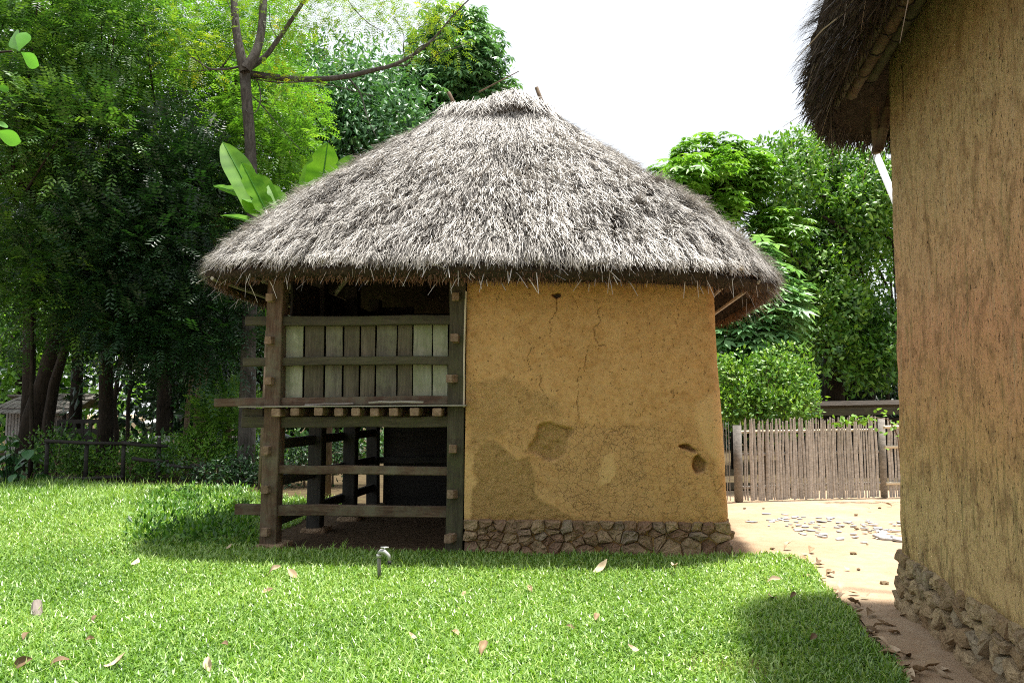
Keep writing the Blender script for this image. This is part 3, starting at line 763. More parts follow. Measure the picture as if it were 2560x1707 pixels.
def thatch(roof, name, parent, nb, per, sfilter, w=(.006, .011), seed=1, tone=.5):
    r_ = np.random.default_rng(seed)
    s0 = r_.uniform(0, roof.per, nb); r0 = r_.uniform(0, 1, nb) ** .62 * 1.02 - .03
    ok = sfilter(s0, r0)
    cv = roof.cav(roof.surf(s0, np.clip(r0 + .02, 0, 1)), r0); ok &= r_.uniform(0, 1, nb) > cv * .95
    s0, r0, cv = s0[ok], r0[ok], cv[ok]; nb = len(s0)
    P = roof.surf(s0, np.clip(r0, 0, 1))
    wid = r_.uniform(.025, .085, nb); lift = r_.uniform(.0, .03, nb) + .075 * (r_.uniform(0, 1, nb) < .3) * (r0 > .2) + .06 * np.clip(vnoise(P * 3.1, 5), 0, 1) * (r0 > .3) + .012 * r0
    skew = r_.normal(0, .07, nb) + .14 * vnoise(P * 1.7, 8)
    btone = np.clip(tone + .25 * fbm(P * 1.3, 3, 6) + r_.normal(0, .14, nb) - .4 * cv - .18 * np.clip(fbm(P * [3.5, 3.5, 6], 2, 66), 0, 1), 0, 1)  # straws in hollows tinted darker: rot plus painted-in shade
    blen = r_.uniform(.12, .30, nb) * (1.25 - .45 * np.clip(r0, 0, 1))
    k = np.repeat(np.arange(nb), per); n = len(k)
    off = r_.normal(0, .5, n) * wid[k]
    shrink = .25 + .75 * np.clip(r0[k], 0, 1)                                      # sheaves crowd together near the ridge
    s = s0[k] + off / np.maximum(shrink, .3)
    xe, ye = roof.rim(roof.theta(s)); slope = np.hypot(np.hypot(xe, ye) * .85, roof.zt - roof.ze)
    L = blen[k] * r_.uniform(.6, 1.25, n)
    ra = np.minimum(r0[k] + r_.normal(0, .02, n), .97); dr = np.minimum(L / slope, np.maximum(.012, 1.0 + .022 * fbm(roof.surf(s, np.ones(n)) * 3, 3, 44) + np.abs(r_.normal(0, .010, n)) - ra))
    sk = (skew[k] + r_.normal(0, .15, n)) * L / np.maximum(shrink, .3)
    ra = np.maximum(ra, 0.0)
    N = roof.normal(s, np.clip(ra, .02, .98))
    lf = lift[k] * r_.uniform(.3, 1.3, n) + np.abs(r_.normal(0, .012, n))
    b0 = roof.bumps(s, np.clip(ra, 0, 1)); b2 = roof.bumps(s, np.clip(ra + dr, 0, 1))
    P0 = roof.surf(s, ra) + N * (b0 - .02)[:, None]
    P1 = roof.surf(s + sk * .45, ra + dr * .55) + N * ((b0 + b2) / 2 + lf * .75)[:, None]
    P2 = roof.surf(s + sk, ra + dr) + N * (b2 + lf * .9)[:, None]
    P1 += r_.normal(0, .008, (n, 3)); P2 += r_.normal(0, .016, (n, 3))
    W = r_.uniform(*w, n); rnd = np.clip(btone[k] + r_.normal(0, .17, n) - .45 * (r_.uniform(0, 1, n) < .22), 0, 1)  # a share of straws coloured dark as shadow speckle
    V, F, R = ribbons(P0, P1, P2, N, W, rnd)
    return obj(name, nmesh(name, V, F, attrs={'rnd': R}), M['straw'], parent)
def fringe(roof, name, parent, n, sfilter, seed=2, mat_='straw_brown', under=True, lng=(.08, .22), tone=.45):
    r_ = np.random.default_rng(seed); s = r_.uniform(0, roof.per, n)
    ok = sfilter(s, np.ones(n)); s = s[ok]; n = len(s)
    P = roof.surf(s, np.ones(n)); c = np.array([roof.c[0], roof.c[1], 0]); d = (P - c) * [1, 1, 0]; d /= np.linalg.norm(d, axis=1)[:, None]
    k = r_.uniform(0, 1, n) ** (.8 if under else 2.0)
    inw = np.interp(k, [0, .4, 1], [.01, .08, .22]); dz = np.interp(k, [0, .4, 1], [.02, .2, .30]) * roof.thick / .30
    P0 = P - d * (inw + .05)[:, None] - np.array([0, 0, 1.0]) * (dz - .03)[:, None]
    L = r_.uniform(*lng, n); dirn = d * r_.uniform(.1, .7, n)[:, None] + np.array([0, 0, -1.0]) * r_.uniform(.35, 1.0, n)[:, None] + r_.normal(0, .28, (n, 3))
    dirn /= np.linalg.norm(dirn, axis=1)[:, None]
    P1 = P0 + dirn * (L * .5)[:, None]; P2 = P0 + dirn * L[:, None] + np.array([0, 0, -1.0]) * (L * .15)[:, None]
    tn = np.cross(d, [0, 0, 1.0]); N = d + r_.normal(0, .3, (n, 3))
    V, F, R = ribbons(P0, P1, P2, N, r_.uniform(.005, .01, n), np.clip(r_.normal(tone, .22, n), 0, 1))
    return obj(name, nmesh(name, V, F, attrs={'rnd': R}), M[mat_], parent)

PROF = ([0, .1, .28, .46, .64, .79, .89, .96, 1], [0, .108, .288, .443, .592, .735, .845, .93, 1])
roof = Roof((2.27, 2.0), 3.37, 2.62, 4.2, (.58, .05), 5.62, 2.95, PROF, .13, tilt=.026, lump=.055, seed=6)
core = roof.core('roof', M['thatch_core'], hut)
def seen(s, r):                                                                    # what can be seen gets full straw, the rear a thin cover
    xe, ye = roof.rim(roof.theta(s)); return (ye < 1.2) | (np.random.default_rng(3).uniform(0, 1, len(s)) < .12)
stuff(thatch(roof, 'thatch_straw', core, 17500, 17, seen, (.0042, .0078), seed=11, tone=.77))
stuff(fringe(roof, 'eave_straw', core, 18000, lambda s, r: roof.rim(roof.theta(s))[1] < 2.0, 12, lng=(.03, .10)))
stuff(fringe(roof, 'loose_straw', core, 420, lambda s, r: roof.rim(roof.theta(s))[1] < 1.5, 13, 'straw', False, (.10, .28), .7))
# ridge cap: sheaves laid over the ridge
r_ = np.random.default_rng(31); n = 4200
xx = np.clip(r_.normal(0, .33, n), -.66, .66); sg = np.where(r_.uniform(0, 1, n) < .75, -1.0, 1.0)
hump = .12 * np.exp(-((xx - .22) / .30) ** 2) + .03 * vnoise(np.stack([xx * 5, xx * 0, xx * 0], -1), 4) - .06 * np.abs(xx) ** 2
L = r_.uniform(.15, .42, n); zt = 5.60 + .02 + hump + r_.normal(0, .02, n)
P0 = np.stack([2.27 + xx, 2.0 - sg * 0 + r_.normal(0, .05, n), zt], -1)
sl = 0.95
P1 = P0 + np.stack([r_.normal(0, .05, n), sg * L * .42, -L * .22 * sl + r_.normal(0, .02, n)], -1)
P2 = P0 + np.stack([xx * .25 * L + r_.normal(0, .10, n), sg * L * .8, -L * .72 * sl + r_.normal(0, .03, n)], -1)
V, F, R = ribbons(P0, P1, P2, np.stack([xx * .2, sg * .7, np.ones(n)], -1), r_.uniform(.007, .011, n), np.clip(r_.normal(.62, .2, n), 0, 1))
stuff(obj('ridge_straw', nmesh('ridge_straw', V, F, attrs={'rnd': R}), M['straw'], core))
for (a0, a1, w0) in (((1052, 262), (1030, 212), .028), ((1252, 262), (1232, 201), .03)):
    p0 = HUT.front(*a0, 1.95); p1 = HUT.front(*a1, 1.9)
    MB().tube([p0, (p0 + p1) / 2 + [.008, 0, 0], p1], [w0, w0 * .9, w0 * .85], 8).build('ridge_stick', M['bark_brown'], core, True)
p0 = HUT.front(1100, 212, 2.0); p1 = HUT.front(1192, 164, 1.9)
MB().tube([p0, (p0 * .5 + p1 * .5), p1], [.012, .009, .006], 5).build('ridge_twig', M['bark_brown'], core, True)
p0 = HUT.front(1240, 276, .9); p1 = HUT.front(1288, 278, .9)
# rafters and battens under the eave
for i in range(13):
    xv = -.4 + i * .45
    for yv0, yv1 in ((-.30, 1.9),):
        MB().tube([(xv if abs(xv - 2.27) < 2.6 else xv, yv0, 2.98 - .02 * (xv - 2.27)), (2.27 + (xv - 2.27) * .35, yv1, 5.0)], .035, 6).build('rafter', M['bamboo_grey'], core)
for sx in (-1, 1):
    for i in range(5):
        yv = .1 + i * .8
        MB().tube([(2.27 + sx * 2.80, yv, 3.0 - sx * .06), (2.27 + sx * .7, 2.0 + (yv - 2) * .3, 5.05)], .035, 6).build('rafter', M['bamboo_grey'], core)
    for k, (o_, zz) in enumerate(((2.94, 2.88), (2.80, 3.02), (2.62, 3.16))):
        MB().tube([(2.27 + sx * o_, -.1, zz - sx * .06), (2.27 + sx * o_, 4.1, zz - sx * .06)], .022, 6).build('batten', M['bamboo_grey'], core)

# ------------------------------------------------------------------ TALL HOUSE at the right edge
house = thing('mud_house', 'tall rain-streaked mud house cut off by the right edge of the picture', 'house', HOUSE.o, HOUSE.rot)
LEN = 7.5; RC = .16
ZN, SN = 190, 260
zs = np.linspace(.36, 5.0, ZN); ss = np.concatenate([np.linspace(-LEN, -2.6, 40)[:-1], np.linspace(-2.6, .9, SN)])
S_, Z_ = np.meshgrid(ss, zs)
a_ = np.clip((S_ + RC) / RC, 0, PI / 2)
Xw = np.where(S_ < -RC, 0, RC * (1 - np.cos(a_))); Yw = np.where(S_ < -RC, S_, -RC + RC * np.sin(a_))
Xw = Xw + np.maximum(0, S_ + RC - RC * PI / 2)
kb = (Z_ - .3) / 4
Xw = Xw + .05 * kb - .045; Yw = Yw - .03 * kb
P3 = np.stack([S_, S_ * 0, Z_], -1)
rel = .034 * fbm(P3 * [1.8, 1, 1.2], 4, 3) + .006 * fbm(P3 * [14, 1, 3], 4, 13) + .004 * fbm(P3 * 30, 2, 23)
low = np.clip((.42 + .05 * fbm(P3 * 3, 2, 9) - Z_) / .08, 0, 1); rel = rel - low * .03
line = np.zeros_like(S_)
for i in range(7):
    sc, zc, w, hh = [(-.14, .47, .02, .12), (-.22, .5, .025, .14), (-.28, .46, .015, .1), (-.62, .45, .02, .07), (-.5, 3.9, .02, .25), (-.9, 2.6, .008, .2), (-.25, 1.45, .006, .14)][i]
    line = np.maximum(line, np.clip(1.5 - np.hypot((S_ - sc + .01 * vnoise(P3 * 20, i)) / w, (Z_ - zc) / hh), 0, 1))
rel = rel - line * .02
nxv, nyv = -np.cos(a_), np.sin(a_)
V = np.stack([Xw + nxv * rel, Yw + nyv * rel, Z_], -1)
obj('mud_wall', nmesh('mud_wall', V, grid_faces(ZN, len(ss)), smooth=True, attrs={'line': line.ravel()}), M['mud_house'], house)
b = MB(); b.box((2.6, -.18, 2.4), (4.0, .3, 4.8)); b.build('gable_wall', M['mud_plain'], house)
b = MB(); b.box((4.6, -3.7, 2.4), (.3, 7.0, 4.8)); b.build('rear_wall', M['mud_plain'], house)
b = MB(); b.box((.125, -3.85, .18), (.30, 7.4, .38)); b.box((.9, -.24, .17), (1.2, .34, .36)); foot2 = b.build('footing', M['dark_soil'], house)
r_ = np.random.default_rng(12)
seeds = []
for row, (zc, st) in enumerate(((.05, .21), (.155, .18), (.26, .17), (.36, .15))):
    yv = .02 + .05 * row
    while yv < 3.0:
        seeds.append((yv + r_.normal(0, .03), zc + r_.normal(0, .022))); yv += st * r_.uniform(.65, 1.3)
for sd, poly in voronoi_cells(seeds, (-.03, 3.1, -.03, .43), ax=1.5):
    sm = stone_mesh(poly, .14, r_.uniform(.02, .065), r_.uniform(.003, .009), r_)
    if sm is None: continue
    Vs, T, F, o = sm                                                              # wall runs along -y: turn the stone
    st = obj('stone', nmesh('stone', Vs, T, F), M['stone_house'], foot2, (-.025, -o[0], o[2]), (r_.normal(0, .05), r_.normal(0, .04), -PI / 2 + r_.normal(0, .05)))
    st.rotation_euler[2] = -PI / 2 + r_.normal(0, .05)
for i, zc in enumerate((.06, .19, .32)):
    for xv in (.18, .52, .85):
        sm = stone_mesh(np.array([(-.17, -.06), (.17, -.06), (.16, .065), (-.15, .06)]), .1, .05, .006, r_)
        obj('stone', nmesh('stone', *sm[:3]), M['stone_house'], foot2, (xv + .07 * (i % 2), -.03, zc), (0, 0, PI))
# its roof
HPROF = ([0, .2, .4, .6, .8, .9, .96, 1], [0, .19, .38, .57, .76, .86, .93, 1])
hroof = Roof((2.40, -4.1), 3.10, 4.82, 9, (.1, 1.9), 7.6, 4.20, HPROF, .42, tilt=0, lump=.05, seed=14)
hcore = hroof.core('roof', M['thatch_core'], house)
def hseen(s, r):
    xe, ye = hroof.rim(hroof.theta(s)); return (xe < 1.5) & (ye > .6) & (r > .45)
stuff(thatch(hroof, 'thatch_straw', hcore, 7500, 20, hseen, (.005, .009), seed=21, tone=.26))
stuff(fringe(hroof, 'eave_straw', hcore, 34000, lambda s, r: (hroof.rim(hroof.theta(s))[0] < 1.5) & (hroof.rim(hroof.theta(s))[1] > .3), 22, 'straw_dark', True, (.08, .2), .36))
stuff(fringe(hroof, 'loose_straw', hcore, 240, lambda s, r: (hroof.rim(hroof.theta(s))[0] < .5) & (hroof.rim(hroof.theta(s))[1] > 1.0), 23, 'straw', True, (.2, .5), .5))
def bamboo(name, p0, p1, rad, parent, m='bamboo_pale', nodes=5, n=8):
    p0, p1 = np.array(p0, float), np.array(p1, float); path = []; rr = []
    for i in range(nodes + 1):
        f = i / nodes
        for df, k in ((-.012, 1.0), (0, 1.14), (.012, 1.0)):
            if 0 <= f + df <= 1: path.append(p0 + (p1 - p0) * (f + df)); rr.append(rad * k)
    return MB().tube(path, rr, n).build(name, M[m], parent, True)
# purlins under the eave, tied with cane
for k, (xv, zv, rad) in enumerate(((-.40, 3.92, .035), (-.26, 4.03, .05), (-.12, 4.12, .045))):
    pu = bamboo('purlin', (xv, .05 - .1 * k, zv), (xv, -4.5, zv + .05), rad, hcore, 'wood_moss_shade' if k != 1 else 'wood_rust', 12)
    for j in range(7):
        yv = -.05 - j * .36 - .1 * random.random(); an = np.linspace(0, 2 * PI, 9); rr = rad + .006
        MB().tube(np.stack([xv + rr * np.cos(an), yv + .03 * np.sin(an / 2), zv + .01 + rr * np.sin(an)], -1), .006, 4, False).build('cane_tie', M['wood_black'], pu)
for k in range(9):
    yv = .1 - k * .5; bamboo('rafter', (-.42, yv - .15, 4.0), (.9, yv - .15, 5.3), .035, hcore, 'bamboo_grey', 3)
for k in range(4):
    xv = .25 + k * .4; bamboo('rafter', (xv, .52, 3.85), (xv, -.8, 5.2), .035, hcore, 'bamboo_grey', 3)
# two bamboo struts at the corner
def hp(qx, qy, xl=None, yl=None): return HOUSE.front(qx, qy, yl)
bamboo('strut', HOUSE.front(2008, 248, .12), HOUSE.front(2014, 352, .12), .033, house, 'wood_rust', 2)
bamboo('strut', HOUSE.front(2052, 200, .05), HOUSE.front(2018, 345, .10), .036, house, 'wood_rust', 3)
# ------------------------------------------------------------------ foliage
def unit(v): return v / (np.linalg.norm(v, axis=-1)[..., None] + 1e-9)
def rdir(n): return unit(rng.normal(0, 1, (n, 3)))
def quads(base, ax, wd, L, W, fold):
    """leaf-shaped rhombus quads: base point, axis, width direction"""
    tip = base + ax * L[:, None]; mid = base + ax * (L * .45)[:, None]; nn = np.cross(ax, wd)
    l = mid + wd * (W / 2)[:, None] + nn * fold[:, None]; r = mid - wd * (W / 2)[:, None] + nn * fold[:, None]
    V = np.stack([base, r, tip, l], 1).reshape(-1, 3); k = np.arange(len(base))[:, None] * 4
    return V, k + np.array([[0, 1, 2, 3]])
def leaf_simple(P, N, L0=.11, wr=.45, droop=.3):
    n = len(P); ax = unit(N * .6 + rdir(n) * .8 + np.array([0, 0, -droop])); wd = unit(np.cross(ax, unit(N + rdir(n) * .35 + [0, 0, .5])))
    L = L0 * rng.uniform(.65, 1.25, n)
    return quads(P, ax, wd, L, L * wr, L * .06) + (1,)
def leaf_pinnate(P, N, L0=.34, pairs=6, droop=.35, lw=.34):
    n = len(P); ax = unit(N * .8 + rdir(n) * .55 + np.array([0, 0, -droop * .6])); side = unit(np.cross(ax, unit(N * .5 + rdir(n) * .25 + [0, 0, 1.0])))
    L = L0 * rng.uniform(.7, 1.2, n); B, A, Wd, LL = [], [], [], []
    for i in range(pairs):
        f = .18 + .8 * i / (pairs - 1); c = P + ax * (L * f)[:, None] + np.array([0, 0, -1.0]) * (L * droop * f * f)[:, None]
        for sg in (-1, 1):
            la = unit(side * sg + ax * .55 + np.array([0, 0, -.25]) + rng.normal(0, .1, (n, 3)))
            B.append(c); A.append(la); Wd.append(unit(ax - la * .4)); LL.append(L * .30 * (1 - .35 * abs(f - .5)))
    B, A, Wd, LL = (np.concatenate(q) for q in (B, A, Wd, LL))
    return quads(B, A, Wd, LL, LL * lw, LL * .04) + (pairs * 2,)
def leaf_palmate(P, N, L0=.2, k=8, droop=.5):
    n = len(P); up = unit(N * .5 + rdir(n) * .3 + [0, 0, .9]); e1 = unit(np.cross(up, rdir(n))); e2 = np.cross(up, e1)
    L = L0 * rng.uniform(.7, 1.2, n); B, A, Wd, LL = [], [], [], []
    for i in range(k):
        a = 2 * PI * i / k + rng.normal(0, .12, n); d = e1 * np.cos(a)[:, None] + e2 * np.sin(a)[:, None]
        ax = unit(d - up * droop * rng.uniform(.4, 1.1, n)[:, None]); B.append(P + ax * .01); A.append(ax); Wd.append(unit(np.cross(ax, up))); LL.append(L * rng.uniform(.8, 1.1, n))
    B, A, Wd, LL = (np.concatenate(q) for q in (B, A, Wd, LL))
    return quads(B, A, Wd, LL, LL * .36, -LL * .05) + (k,)
def crown_mesh(name, clumps, n, leaf, size_w=2.0, rshell=(.6, 1.06), up=.35, tone=.45, **kw):
    C = np.array([c[:3] for c in clumps]); R = np.array([(c[3] if np.ndim(c[3]) else (c[3],) * 3) for c in clumps])
    w = R.mean(1) ** size_w; w /= w.sum(); k = rng.choice(len(C), n, p=w)
    d = rdir(n); d[:, 2] = d[:, 2] * .85 + up * .3; d = unit(d)
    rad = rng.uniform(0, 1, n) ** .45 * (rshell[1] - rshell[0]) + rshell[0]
    lump = 1 + .32 * vnoise(d * 2.4 + C[k] * 3.1, 3)
    P = C[k] + d * R[k] * (rad * lump)[:, None]
    P += rng.normal(0, .05, P.shape) * R[k]
    V, F, m = leaf(P, unit(d + [0, 0, up]), **kw)
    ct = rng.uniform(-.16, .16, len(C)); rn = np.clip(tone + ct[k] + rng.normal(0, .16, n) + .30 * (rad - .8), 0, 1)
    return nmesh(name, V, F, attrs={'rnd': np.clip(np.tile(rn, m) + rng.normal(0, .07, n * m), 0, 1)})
def limbs(b, start, clumps, r0, n=6):
    for c in clumps:
        e = np.array(c[:3], float); s = np.array(start, float)
        m = s * .45 + e * .55 + rng.normal(0, .12, 3) * np.linalg.norm(e - s) * .6 + [0, 0, .1]
        b.tube([s, s * .7 + m * .3, m, e], [r0, r0 * .8, r0 * .5, r0 * .12], n, False)
def tree(name, label, path, radii, clumps, n, leaf, lm, bark, cat='tree', group=None, fork=None, limb_r=.06, wash=None, extra=None, **kw):
    path = np.array(path, float); root = path[0].copy()
    t = thing(name, label, cat, root, 0, group)
    b = MB(); b.tube(path - root, radii, 10)
    f = (path[-1] if fork is None else np.array(fork)) - root
    rel = [(*(np.array(c[:3]) - root), c[3]) for c in clumps]
    if limb_r > 0: limbs(b, f, rel, limb_r)
    for e in (extra or []): b.tube(np.array(e[0], float) - root, e[1], 6, False)
    tr = b.build('trunk', M[bark], t, True)
    if wash: # lime-washed foot of the trunk
        k = np.linspace(0, 1, 5); seg = np.array([np.array([np.interp(q * wash, path[:, 2], path[:, i]) for i in (0, 1)] + [q * wash]) for q in k]) - [root[0], root[1], 0]
        rr = np.interp(k * wash, path[:, 2], np.broadcast_to(radii, (len(path),))) + .006
        MB().tube(seg, rr, 10, False).build('limewash_band', M['limewash'], tr, True)
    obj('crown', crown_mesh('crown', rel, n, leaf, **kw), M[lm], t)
    return t
def clump_px(lst, dj=.6):
    return [(*at(x, y, Y), r) for x, y, Y, r in lst]
def fill(x0, x1, y0, y1, Y, n, r, yj=1.2, seed=0):
    """clumps spread through a crown between picture columns and rows, at distance about Y"""
    q = np.random.default_rng(seed); out = []
    for i in range(n):
        px = q.uniform(x0, x1); py = q.uniform(y0, y1); out.append((*at(px, py, Y + q.uniform(-yj, yj)), r * q.uniform(.7, 1.25)))
    return out
def gpt(qx, Y): return np.array([at(qx, 1000, Y)[0], Y, 0.0])
def trunk_px(pts, Y): return [gpt(pts[0][0], Y)] + [at(x, y, Y) for x, y in pts[1:]]

# -- the slender tree behind the hut
Y0 = 16.7
tp = [gpt(566, Y0)] + [at(x, y, Y0) for x, y in ((567, 1000), (569, 900), (571, 780), (578, 620), (581, 480), (574, 320), (566, 220), (562, 160))]
br = [([(562, 165), (550, 115), (541, 60), (535, -40)], .115, .07), ([(564, 160), (588, 125), (602, 70), (607, -40)], .12, .08), ([(566, 162), (612, 130), (638, 92), (662, 58), (700, 0), (722, -40)], .07, .035),
      ([(566, 168), (640, 180), (720, 184), (800, 177), (862, 160), (905, 151), (965, 118), (1002, 84), (1042, 34), (1085, -8)], .075, .012), ([(905, 151), (940, 152), (955, 112), (992, 96), (1020, 80)], .02, .008),
      ([(985, 140), (1010, 122), (1060, 106), (1090, 92)], .014, .006), ([(560, 150), (528, 159), (484, 161), (466, 148), (432, 128), (402, 70)], .03, .008), ([(508, 157), (542, 112), (547, 62), (522, 2)], .02, .008),
      ([(566, 178), (640, 192), (720, 186), (800, 206), (860, 222)], .02, .006), ([(800, 178), (830, 215), (842, 270), (872, 330)], .02, .006), ([(568, 210), (600, 240), (650, 300), (690, 345)], .016, .006),
      ([(470, 162), (450, 120), (425, 90)], .014, .006), ([(566, 165), (592, 182), (601, 225), (590, 258), (572, 262), (555, 245), (556, 190)], .014, .01), ([(640, 92), (620, 60), (618, 10)], .012, .006),
      ([(785, -20), (815, 25), (850, 58), (880, 72)], .014, .006), ([(935, 152), (925, 115), (930, 80), (905, 40)], .013, .006), ([(400, 160), (440, 165), (484, 161)], .012, .012)]
extra = []
for pts, ra, rb in br:
    P = np.array([at(x, y, Y0 + .25 * math.sin(i + ra * 90)) for i, (x, y) in enumerate(pts)])
    tt = np.linspace(0, len(P) - 1, len(P) * 3); P2 = np.stack([np.interp(tt, range(len(P)), P[:, i]) for i in range(3)], -1)
    k = np.ones(3) / 3
    for i in range(3): P2[1:-1, i] = np.convolve(P2[:, i], k, 'valid')
    extra.append((P2, np.linspace(ra, rb, len(P2))))
cl = clump_px([(x, y, Y0 + dy, r) for x, y, dy, r in ((700, -30, 0, .7), (735, 10, .3, .5), (690, 40, 0, .4), (800, -10, .2, .6), (860, 10, 0, .5), (920, -5, .3, .55), (960, 30, 0, .45), (1000, 20, 0, .4), (1015, 60, .1, .35), (880, 60, .2, .4), (830, 40, 0, .4), (985, 90, 0, .35), (940, 110, 0, .3), (645, 90, 0, .3), (430, 120, 0, .45), (470, 140, 0, .45), (410, 70, 0, .5), (520, 40, .3, .5), (620, 20, 0, .5), (540, 90, 0, .3), (700, 205, 0, .35), (640, 190, .3, .35), (455, 100, .3, .35), (1050, 110, 0, .3), (760, 90, .2, .35), (725, 80, 0, .3))])
tree('slender_tree', 'slender bare-trunked tree rising behind the left end of the thatch', tp, [.18, .175, .165, .15, .135, .125, .115, .112, .115], cl, 2100, leaf_pinnate, 'leaf_yellow', 'bark_grey', limb_r=0, extra=extra, L0=.22, pairs=5, tone=.30, rshell=(.1, 1.25))

# -- dark feathery trees on the left
t1 = fill(-60, 330, -60, 330, 17.5, 30, 1.05, 1.8, 1) + fill(-60, 250, 300, 760, 18, 20, 1.0, 1.5, 2)
tree('feathery_tree', 'large dark feathery-leaved tree with a leaning trunk at the far left', trunk_px([(60, 1078), (78, 960), (108, 870), (126, 790), (135, 700), (150, 560)], 20), [.30, .27, .24, .21, .18, .14], t1, 10500, leaf_pinnate, 'leaf_mid', 'bark_dark', limb_r=.07, L0=.40, pairs=5, droop=.15, lw=.42, tone=.50,
     extra=[(trunk_px([(104, 1078), (112, 960), (125, 880), (150, 800), (190, 720)], 19.6), [.14, .13, .12, .10, .08])])
t2 = fill(230, 470, 330, 560, 17, 16, .95, 1.3, 3) + fill(230, 500, 540, 800, 17.5, 22, .95, 1.3, 4)
tree('feathery_tree', 'black-shaded feathery tree hanging low just left of the thatch', trunk_px([(240, 1075), (244, 960), (243, 850), (255, 700), (300, 560)], 19), [.20, .17, .15, .13, .09], t2, 9500, leaf_pinnate, 'leaf_dark', 'bark_dark', limb_r=.06, L0=.42, pairs=5, droop=.15, lw=.42, tone=.42)
t3 = fill(380, 640, -40, 260, 20.5, 20, 1.0, 1.3, 5) + fill(420, 690, 200, 480, 19.5, 24, .85, 1.2, 6)
tree('feathery_tree', 'bright yellow-green feathery tree behind the slender trunk', trunk_px([(455, 1070), (462, 900), (478, 700), (500, 450), (520, 250)], 21), [.16, .14, .13, .11, .08], t3, 8200, leaf_pinnate, 'leaf_bright', 'bark_brown', limb_r=.06, L0=.36, pairs=5, droop=.2, lw=.4, tone=.45)
t4 = fill(640, 900, 110, 250, 25, 16, 1.05, 1.5, 7) + fill(640, 960, 230, 420, 24, 24, 1.1, 1.5, 8)
tree('broadleaf_tree', 'dark glossy broadleaf tree behind the left slope of the thatch', trunk_px([(760, 1055), (765, 700), (770, 300)], 25), [.25, .2, .1], t4, 15000, leaf_simple, 'leaf_blue', 'bark_dark', limb_r=.07, L0=.24, wr=.42, droop=.7, tone=.45)
t5 = clump_px([(1040, 75, 29, 1.2), (1000, 110, 29.5, 1.0), (1085, 100, 29, 1.1), (1060, 140, 28.5, 1.2), (1105, 150, 29, 1.0), (1010, 160, 29, .9), (950, 190, 29, 1.1), (985, 210, 28.5, 1.2), (1060, 200, 28.5, 1.2), (1100, 215, 29, .9), (930, 230, 29, 1.1), (1165, 195, 28.5, .45), (900, 260, 28, 1.2), (980, 260, 28, 1.3)])
tree('umbrella_tree', 'tall tree with drooping whorled leaves above the left ridge stick', trunk_px([(1035, 1050), (1038, 500), (1045, 120)], 29), [.3, .22, .08], t5, 2300, leaf_palmate, 'leaf_blue', 'bark_dark', limb_r=.07, L0=.34, k=7, droop=.75, tone=.75)
# deeper trees on the left that close the view
for (lab, x0, x1, y0, y1, Y, n, nl, lm, tx, ton, sd) in (
        ('sunlit pale-green tree far behind the leaning trunk', -40, 210, 700, 960, 31, 16, 5200, 'leaf_bright', 40, .45, 21),
        ('far mid-green tree filling the gap behind the leaning trunk', -80, 260, 250, 720, 27, 24, 6400, 'leaf_mid', 170, .3, 22),
        ('far dark tree between the black-shaded tree and the hut', 260, 520, 350, 930, 26, 30, 8000, 'leaf_dark', 380, .4, 23),
        ('far mid-green tree behind the slender trunk', 470, 720, 420, 930, 27, 26, 6400, 'leaf_mid', 590, .45, 24),
        ('far leafy tree at the top left corner', -80, 420, -120, 260, 25, 26, 6600, 'leaf_bright', 60, .45, 25)):
    cl = fill(x0, x1, y0, y1, Y, n, 1.35 if Y < 30 else 1.5, 1.6, sd)
    tree('woodland_tree', lab, trunk_px([(tx, 1060), (tx + 6, 900), (tx + 14, min(y1 - 40, 760)), (tx + 20, (y0 + y1) / 2)], Y), [.22, .19, .16, .1], cl, int(nl * 1.25), leaf_simple, lm, 'bark_dark', group='trees of the wood on the left', limb_r=.07, L0=.34, wr=.40, droop=.5, tone=ton)
# bare young trunks in the wood, lime-washed at the foot
for lab, pts, Y, r, bark, wash in (
        ('dark forked young tree, second trunk right of the leaning one', [(266, 1062), (268, 1000), (262, 930), (270, 870), (282, 800), (290, 700)], 22, .075, 'bark_dark', 0),
        ('dark slim trunk with a white foot beside the parked scooter', [(292, 1062), (293, 1000), (294, 940), (300, 860), (296, 780)], 23, .06, 'bark_dark', .62),
        ('thick dark trunk with a white-washed foot right of the scooter', [(374, 1062), (376, 980), (378, 880), (380, 760), (384, 640)], 24, .24, 'bark_dark', .72),
        ('pale brown crooked trunk right of the thick dark trunk', [(420, 1070), (428, 990), (432, 930), (440, 870), (447, 800)], 20, .075, 'bark_brown', 0),
        ('slim brown trunk between the crooked trunk and the slender tree', [(452, 1068), (455, 980), (460, 910), (467, 850), (470, 760)], 21, .07, 'bark_brown', 0),
        ('thin straight dark pole-like trunk left of the leaning trunk', [(74, 1085), (73, 1000), (72, 900), (74, 780), (76, 600)], 17.5, .05, 'bark_dark', 0)):
    P = trunk_px(pts, Y); n_ = len(P)
    cl = [(P[-1][0] + rng.normal(0, .4), Y + rng.normal(0, .3), P[-1][2] + rng.uniform(-.2, .6), .6) for _ in range(4)]
    ex = []
    if 'forked' in lab: ex = [(trunk_px([(262, 1000), (258, 930), (243, 890), (236, 820)], Y)[1:], [.04, .03, .02]), ([at(268, 905, Y), at(286, 870, Y), at(300, 820, Y)], [.035, .025, .015])]
    tree('young_tree', lab, P, np.linspace(r, r * .65, n_), cl, 260, leaf_pinnate, 'leaf_dark', bark, group='young trunks in the wood', limb_r=.02, wash=wash, extra=ex, L0=.4, pairs=6, tone=.3)
